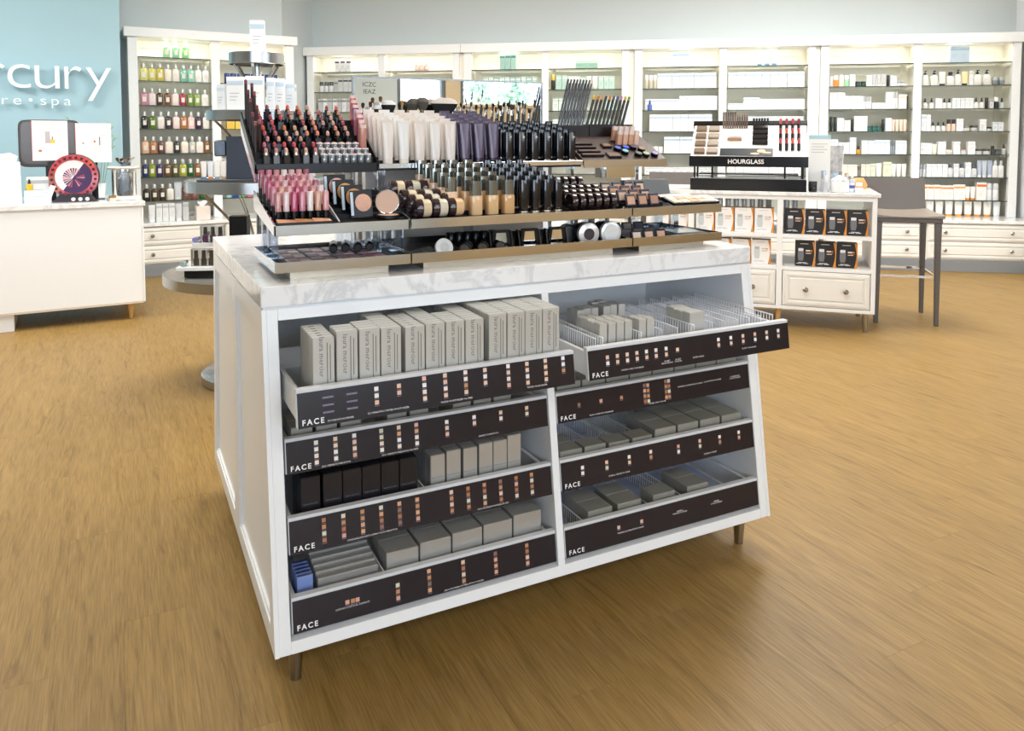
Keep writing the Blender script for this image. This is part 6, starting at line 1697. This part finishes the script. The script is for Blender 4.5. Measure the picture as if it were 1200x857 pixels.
mk('white_tag', MB().box(-.02, .02, -.030, -.028, .02, .045).mesh(PRINTW), og_)

# ------------------------------------------------------------------ stools
LEATH = M('#6c6764', .45, noise=.03)
LEATHD = M('#5f5b59', .42, noise=.03)
def stool(x, y, deg, label):
    t = thing('bar_stool', label, 'stool', (x, y, 0), R(deg))
    for lx, ly in ((-.185, -.205), (.185, -.205), (-.185, .205), (.185, .205)):
        sx, sy = (-1 if lx < 0 else 1), (-1 if ly < 0 else 1)
        mk('leg', MB().loft([[(lx + (a * .013), ly + (b * .013), 0) for a, b in ((-1, -1), (1, -1), (1, 1), (-1, 1))], [(lx - sx * .004 + a * .020, ly - sy * .004 + b * .020, .70) for a, b in ((-1, -1), (1, -1), (1, 1), (-1, 1))]]).mesh(LEATHD, bevel=.003), t)
    mk('seat_frame', MB().box(-.205, .205, -.225, .225, .690, .722).mesh(LEATHD, bevel=.004), t)
    # gently dished seat
    rows = []
    mb = MB()
    nn = 8
    for j in range(nn + 1):
        yy = -.235 + .465 * j / nn
        rows.append([(-.215 + .43 * i / nn, yy, .742 - .010 * math.sin(math.pi * j / nn) + .010 * (2 * i / nn - 1) ** 2 - (.012 if j == 0 else 0)) for i in range(nn + 1)])
    vs = [p for r_ in rows for p in r_] + [(p[0], p[1], .722) for r_ in rows for p in r_]
    n2 = (nn + 1) ** 2
    fs = []
    for j in range(nn):
        for i in range(nn):
            a = j * (nn + 1) + i
            fs.append((a, a + 1, a + nn + 2, a + nn + 1))
            fs.append((n2 + a, n2 + a + nn + 1, n2 + a + nn + 2, n2 + a + 1))
    for i in range(nn):
        a = i; b = i + 1
        fs.append((a, n2 + a, n2 + b, b))
        a = nn * (nn + 1) + i; b = a + 1
        fs.append((a, b, n2 + b, n2 + a))
        a = i * (nn + 1); b = (i + 1) * (nn + 1)
        fs.append((a, b, n2 + b, n2 + a))
        a += nn; b += nn
        fs.append((a, n2 + a, n2 + b, b))
    mb.add(vs, fs)
    mk('seat', mb.mesh(M('#8a8076', .4, noise=.03), smooth=True, angle=50), t)
    back = []
    for z in (.735, .80, .88, .955, .965):
        lean = .215 + (z - .735) * .18
        back.append([(-.20 + .40 * i / 8, lean + .028 * (1 - (2 * i / 8 - 1) ** 2) * -1 + .014, z) for i in range(9)] + [(.20 - .40 * i / 8, lean + .028 * (1 - (1 - 2 * i / 8) ** 2) * -1 + .040, z) for i in range(9)])
    mk('backrest', MB().loft(back).mesh(LEATH, smooth=True, angle=60), t)
    fr = MB()
    for a, b in (((-.18, -.20), (.18, -.20)), ((.18, -.20), (.18, .20)), ((.18, .20), (-.18, .20)), ((-.18, .20), (-.18, -.20))):
        fr.box(min(a[0], b[0]) - .006, max(a[0], b[0]) + .006, min(a[1], b[1]) - .006, max(a[1], b[1]) + .006, .318, .334)
    mk('footrest', fr.mesh(CHROME), t)
    return t
stool(4.560, 1.782, -41.7, 'taupe leather bar stool with backrest beside the marble stand')
stool(3.68, 3.22, -44, 'taupe leather bar stool mostly hidden behind the marble stand')

# ------------------------------------------------------------------ round tiered stand behind the island
RX, RY = 0.364, 2.388
rt = thing('tiered_stand', 'round steel tiered stand with curved struts behind the island', 'display stand', (RX, RY, 0))
mk('base', MB().lathe([(.295, 0), (.30, .004), (.30, .045), (.29, .052)], 48).mesh(STEEL, smooth=True), rt)
mk('pole', MB().lathe([(.016, .052), (.016, 1.64)], 16).mesh(STEEL, smooth=True), rt)
TI = [(.47, .525, .578), (.36, .985, 1.043), (.25, 1.345, 1.395), (.137, 1.632, 1.690)]
for k, (r_, z0, z1) in enumerate(TI):
    tr = mk('tier', MB().lathe([(r_ - .02, z0 + .03), (r_ - .006, z1 - .006)], 56).mesh(M('#c9c6c0', .15, .6, noise=.05), smooth=True), rt)
    mk('ring', MB().lathe([(r_ - .004, z0), (r_, z0 + .002), (r_, z1 - .002), (r_ - .004, z1), (r_ - .006, z1 - .004), (r_ - .006, z0)], 56, cap=False).mesh(STEEL, smooth=True), tr)
    if k:
        rl_, zl_ = TI[k - 1][0], TI[k - 1][2]
        n = 8 if k < 3 else 6
        for j in range(n):
            for off in (-.03, .03):
                a = 2 * math.pi * j / n + .2 + off
                if k < 3 and R(185) < a % (2 * math.pi) < R(300):
                    continue
                pts = []
                for q in range(7):
                    s_ = q / 6
                    rr = r_ * .93 * (1 - s_) ** 1.6 + (.02 + .06 * (k == 3)) * (1 - (1 - s_) ** 1.6) if k < 3 else r_ * .85 * (1 - s_) + .03 * s_
                    pts.append((rr * math.cos(a), rr * math.sin(a), z0 - (z0 - zl_ + .004) * s_ if k < 3 else z0 - .14 * s_))
                mk('strut', MB().tube(pts, .0045, 6).mesh(STEEL, smooth=True), tr)
def carton_at(dx, dy, z, w, h, c, band, label, yaw=0, d=.035):
    product('carton', label, 'carton', g_box(w, d, h, c, band), (RX + dx, RY + dy, z), R(yaw), 'cartons on the round stand')
carton_at(0.0, -.05, TI[3][2] - .003, .072, .165, '#e6edf2', '#b9cfde', 'tall white and blue carton alone on top of the round stand', -18)
zt = TI[2][2] - .003
for k, (dx, dy, w, h, c, y) in enumerate([(-.205, -.07, .045, .13, '#dfe4e8', -35), (-.14, -.165, .085, .165, '#eef1f4', -28), (-.04, -.19, .085, .17, '#f3f5f7', -22), (.050, -.182, .038, .165, '#e9eef4', -20), (.108, -.152, .045, .165, '#f2f4f7', -18),
                                          (.172, -.108, .045, .16, '#e3eaf0', -16), (.20, -.02, .05, .145, '#eff2f5', -12)]):
    dx, dy = dx * .86, dy * .86
    carton_at(dx, dy, zt, w, h, c, '#c4d6e4', 'white skincare carton on second-highest tier of round stand, %s from left' % ORD[k], y)
z3 = TI[1][2] - .003
nb = thing('navy_box', 'tall navy blue display box on middle tier of round stand', 'display box', (RX - .085, RY - .10, z3), R(-16))
mk('box', MB().box(-.075, .10, -.055, .055, .012, .225).mesh(M('#1d2536', .35, noise=.04), bevel=.002), nb)
mk('base_board', MB().box(-.215, .10, -.075, .06, 0, .012).mesh(M('#232a3a', .35), bevel=.002), nb)
mk('acrylic_pocket', MB().box(-.205, -.078, -.02, .03, .012, .10).mesh(ACRYL), nb)
mk('cup_rack', MB().box(-.135, -.078, -.04, .02, .125, .205).mesh(M('#4a525c', .2, .3, noise=.5, scale=40), bevel=.006), nb)
mk('white_frame', MB().ringframe([(-.125, .014), (-.078, .014), (-.078, .115), (-.125, .115)], [(-.119, .02), (-.084, .02), (-.084, .109), (-.119, .109)], -.05, -.04, 'y').mesh(WHITE), nb)
for k in range(4):
    product('tube', 'small white tube before the navy box, %s from left' % ORD[k], 'tube', g_tube(.028, .018, .09, ['#f0ece8', '#e6e9ee', '#f2efe9', '#efe7e0'][k], ['#5f7fb4', '#d9822f', '#8a9aa8', '#c9a27a'][k]), (RX - .275 + .030 * k, RY - .105 - .006 * k, z3 + .0125), R(-16), 'small tubes on the round stand')
# nail polish displays on the lowest tier
z4 = TI[0][2] - .003
pd = thing('polish_display', 'two-step white and black nail polish shelf on lowest tier', 'display', (RX - .24, RY - .10, z4), R(-20))
mk('base', MB().box(-.12, .20, -.07, .10, 0, .038).mesh(BLACK), pd)
mk('lower_shelf', MB().box(-.15, .20, -.10, .10, .038, .055).mesh(WHITE, bevel=.001), pd)
mk('riser', MB().box(.02, .20, -.01, .10, .055, .150).mesh(BLACK), pd)
mk('upper_shelf', MB().box(-.09, .20, -.04, .10, .150, .165).mesh(WHITE, bevel=.001), pd)
mk('tower', MB().box(.075, .16, .02, .10, .165, .29).mesh(BLACK), pd)
def polish_box(x, y, z, n, c, label):
    q = thing('polish_pack', label, 'pack', Vector((RX - .24, RY - .10, z4)) + Matrix.Rotation(R(-20), 3, 'Z') @ Vector((x, y, z)), R(-20))
    mk('clear_case', MB().box(-.002, .036 * n + .002, -.002, .036, 0, .085).mesh(CELLO), q)
    for k in range(n):
        b_ = mk('bottle', cm(('plb', c), lambda: MB().loft([sq_ring(.024, .022, .002, 12, 3), sq_ring(.026, .024, .006, 12, 3), sq_ring(.026, .024, .036, 12, 3), sq_ring(.012, .012, .042, 12, 2)]).mesh(M(c, .1, noise=.02, coat=.5), smooth=True)), q, (.018 + .036 * k, .017, 0))
        mk('cap', cm('plc', lambda: MB().loft([sq_ring(.019, .019, .042, 12, 3), sq_ring(.017, .017, .076, 12, 3)]).mesh(BLACK, smooth=True)), b_)
polish_box(-.085, -.07, .0552, 4, '#26282c', 'clear pack of black nail polishes on lower shelf')
polish_box(-.050, -.030, .1652, 3, '#8a2a8c', 'clear pack of purple nail polishes on upper shelf')
for k, (x, y, z, c, lb) in enumerate(((-.125, -.085, .0552, '#9fb4b8', 'single pale nail polish lying at end of lower shelf'), (-.080, -.028, .1652, '#8f8fd0', 'single lilac nail polish lying at end of upper shelf'))):
    q = thing('nail_polish', lb, 'nail polish', Vector((RX - .24, RY - .10, z4)) + Matrix.Rotation(R(-20), 3, 'Z') @ Vector((x, y, z + .0136)), (R(-90), 0, R(-20)))
    mk('bottle', cm(('plb', c), lambda: MB().loft([sq_ring(.024, .022, .002, 12, 3), sq_ring(.026, .024, .006, 12, 3), sq_ring(.026, .024, .036, 12, 3), sq_ring(.012, .012, .042, 12, 2)]).mesh(M(c, .1, noise=.02, coat=.5), smooth=True)), q)
    mk('cap', cm('plc', lambda: None), q)
pf = thing('framed_display', 'black framed display with lilac picture on lowest tier', 'display', (RX + .06, RY - .255, z4), R(-20))
mk('frame', MB().ringframe([(-.10, 0), (.14, 0), (.14, .25), (-.10, .25)], [(-.086, .12), (.126, .12), (.126, .225), (-.086, .225)], 0, .03, 'y').mesh(BLACK), pf)
mk('picture', MB().box(-.088, .128, .012, .02, .1, .23).mesh(M('#c9cce6', .4, noise=.05)), pf)
mk('ledge', MB().box(-.10, .14, -.04, .0, .115, .125).mesh(WHITE), pf)
for k in range(5):
    q = thing('nail_polish', 'small nail polish on ledge of black framed display, %s from left' % ORD[k], 'nail polish', Vector((RX + .06, RY - .255, z4)) + Matrix.Rotation(R(-20), 3, 'Z') @ Vector((-.07 + .042 * k, -.02, .1252)), R(-20), 'polishes on the framed display')
    c = ['#d9a2a8', '#c9c9cc', '#e07a5a', '#d96a5a', '#c98a9a'][k]
    mk('bottle', cm(('plb', c), lambda: MB().loft([sq_ring(.024, .022, .002, 12, 3), sq_ring(.026, .024, .006, 12, 3), sq_ring(.026, .024, .036, 12, 3), sq_ring(.012, .012, .042, 12, 2)]).mesh(M(c, .1, noise=.02, coat=.5), smooth=True)), q)
    mk('cap', MC['plc'], q)
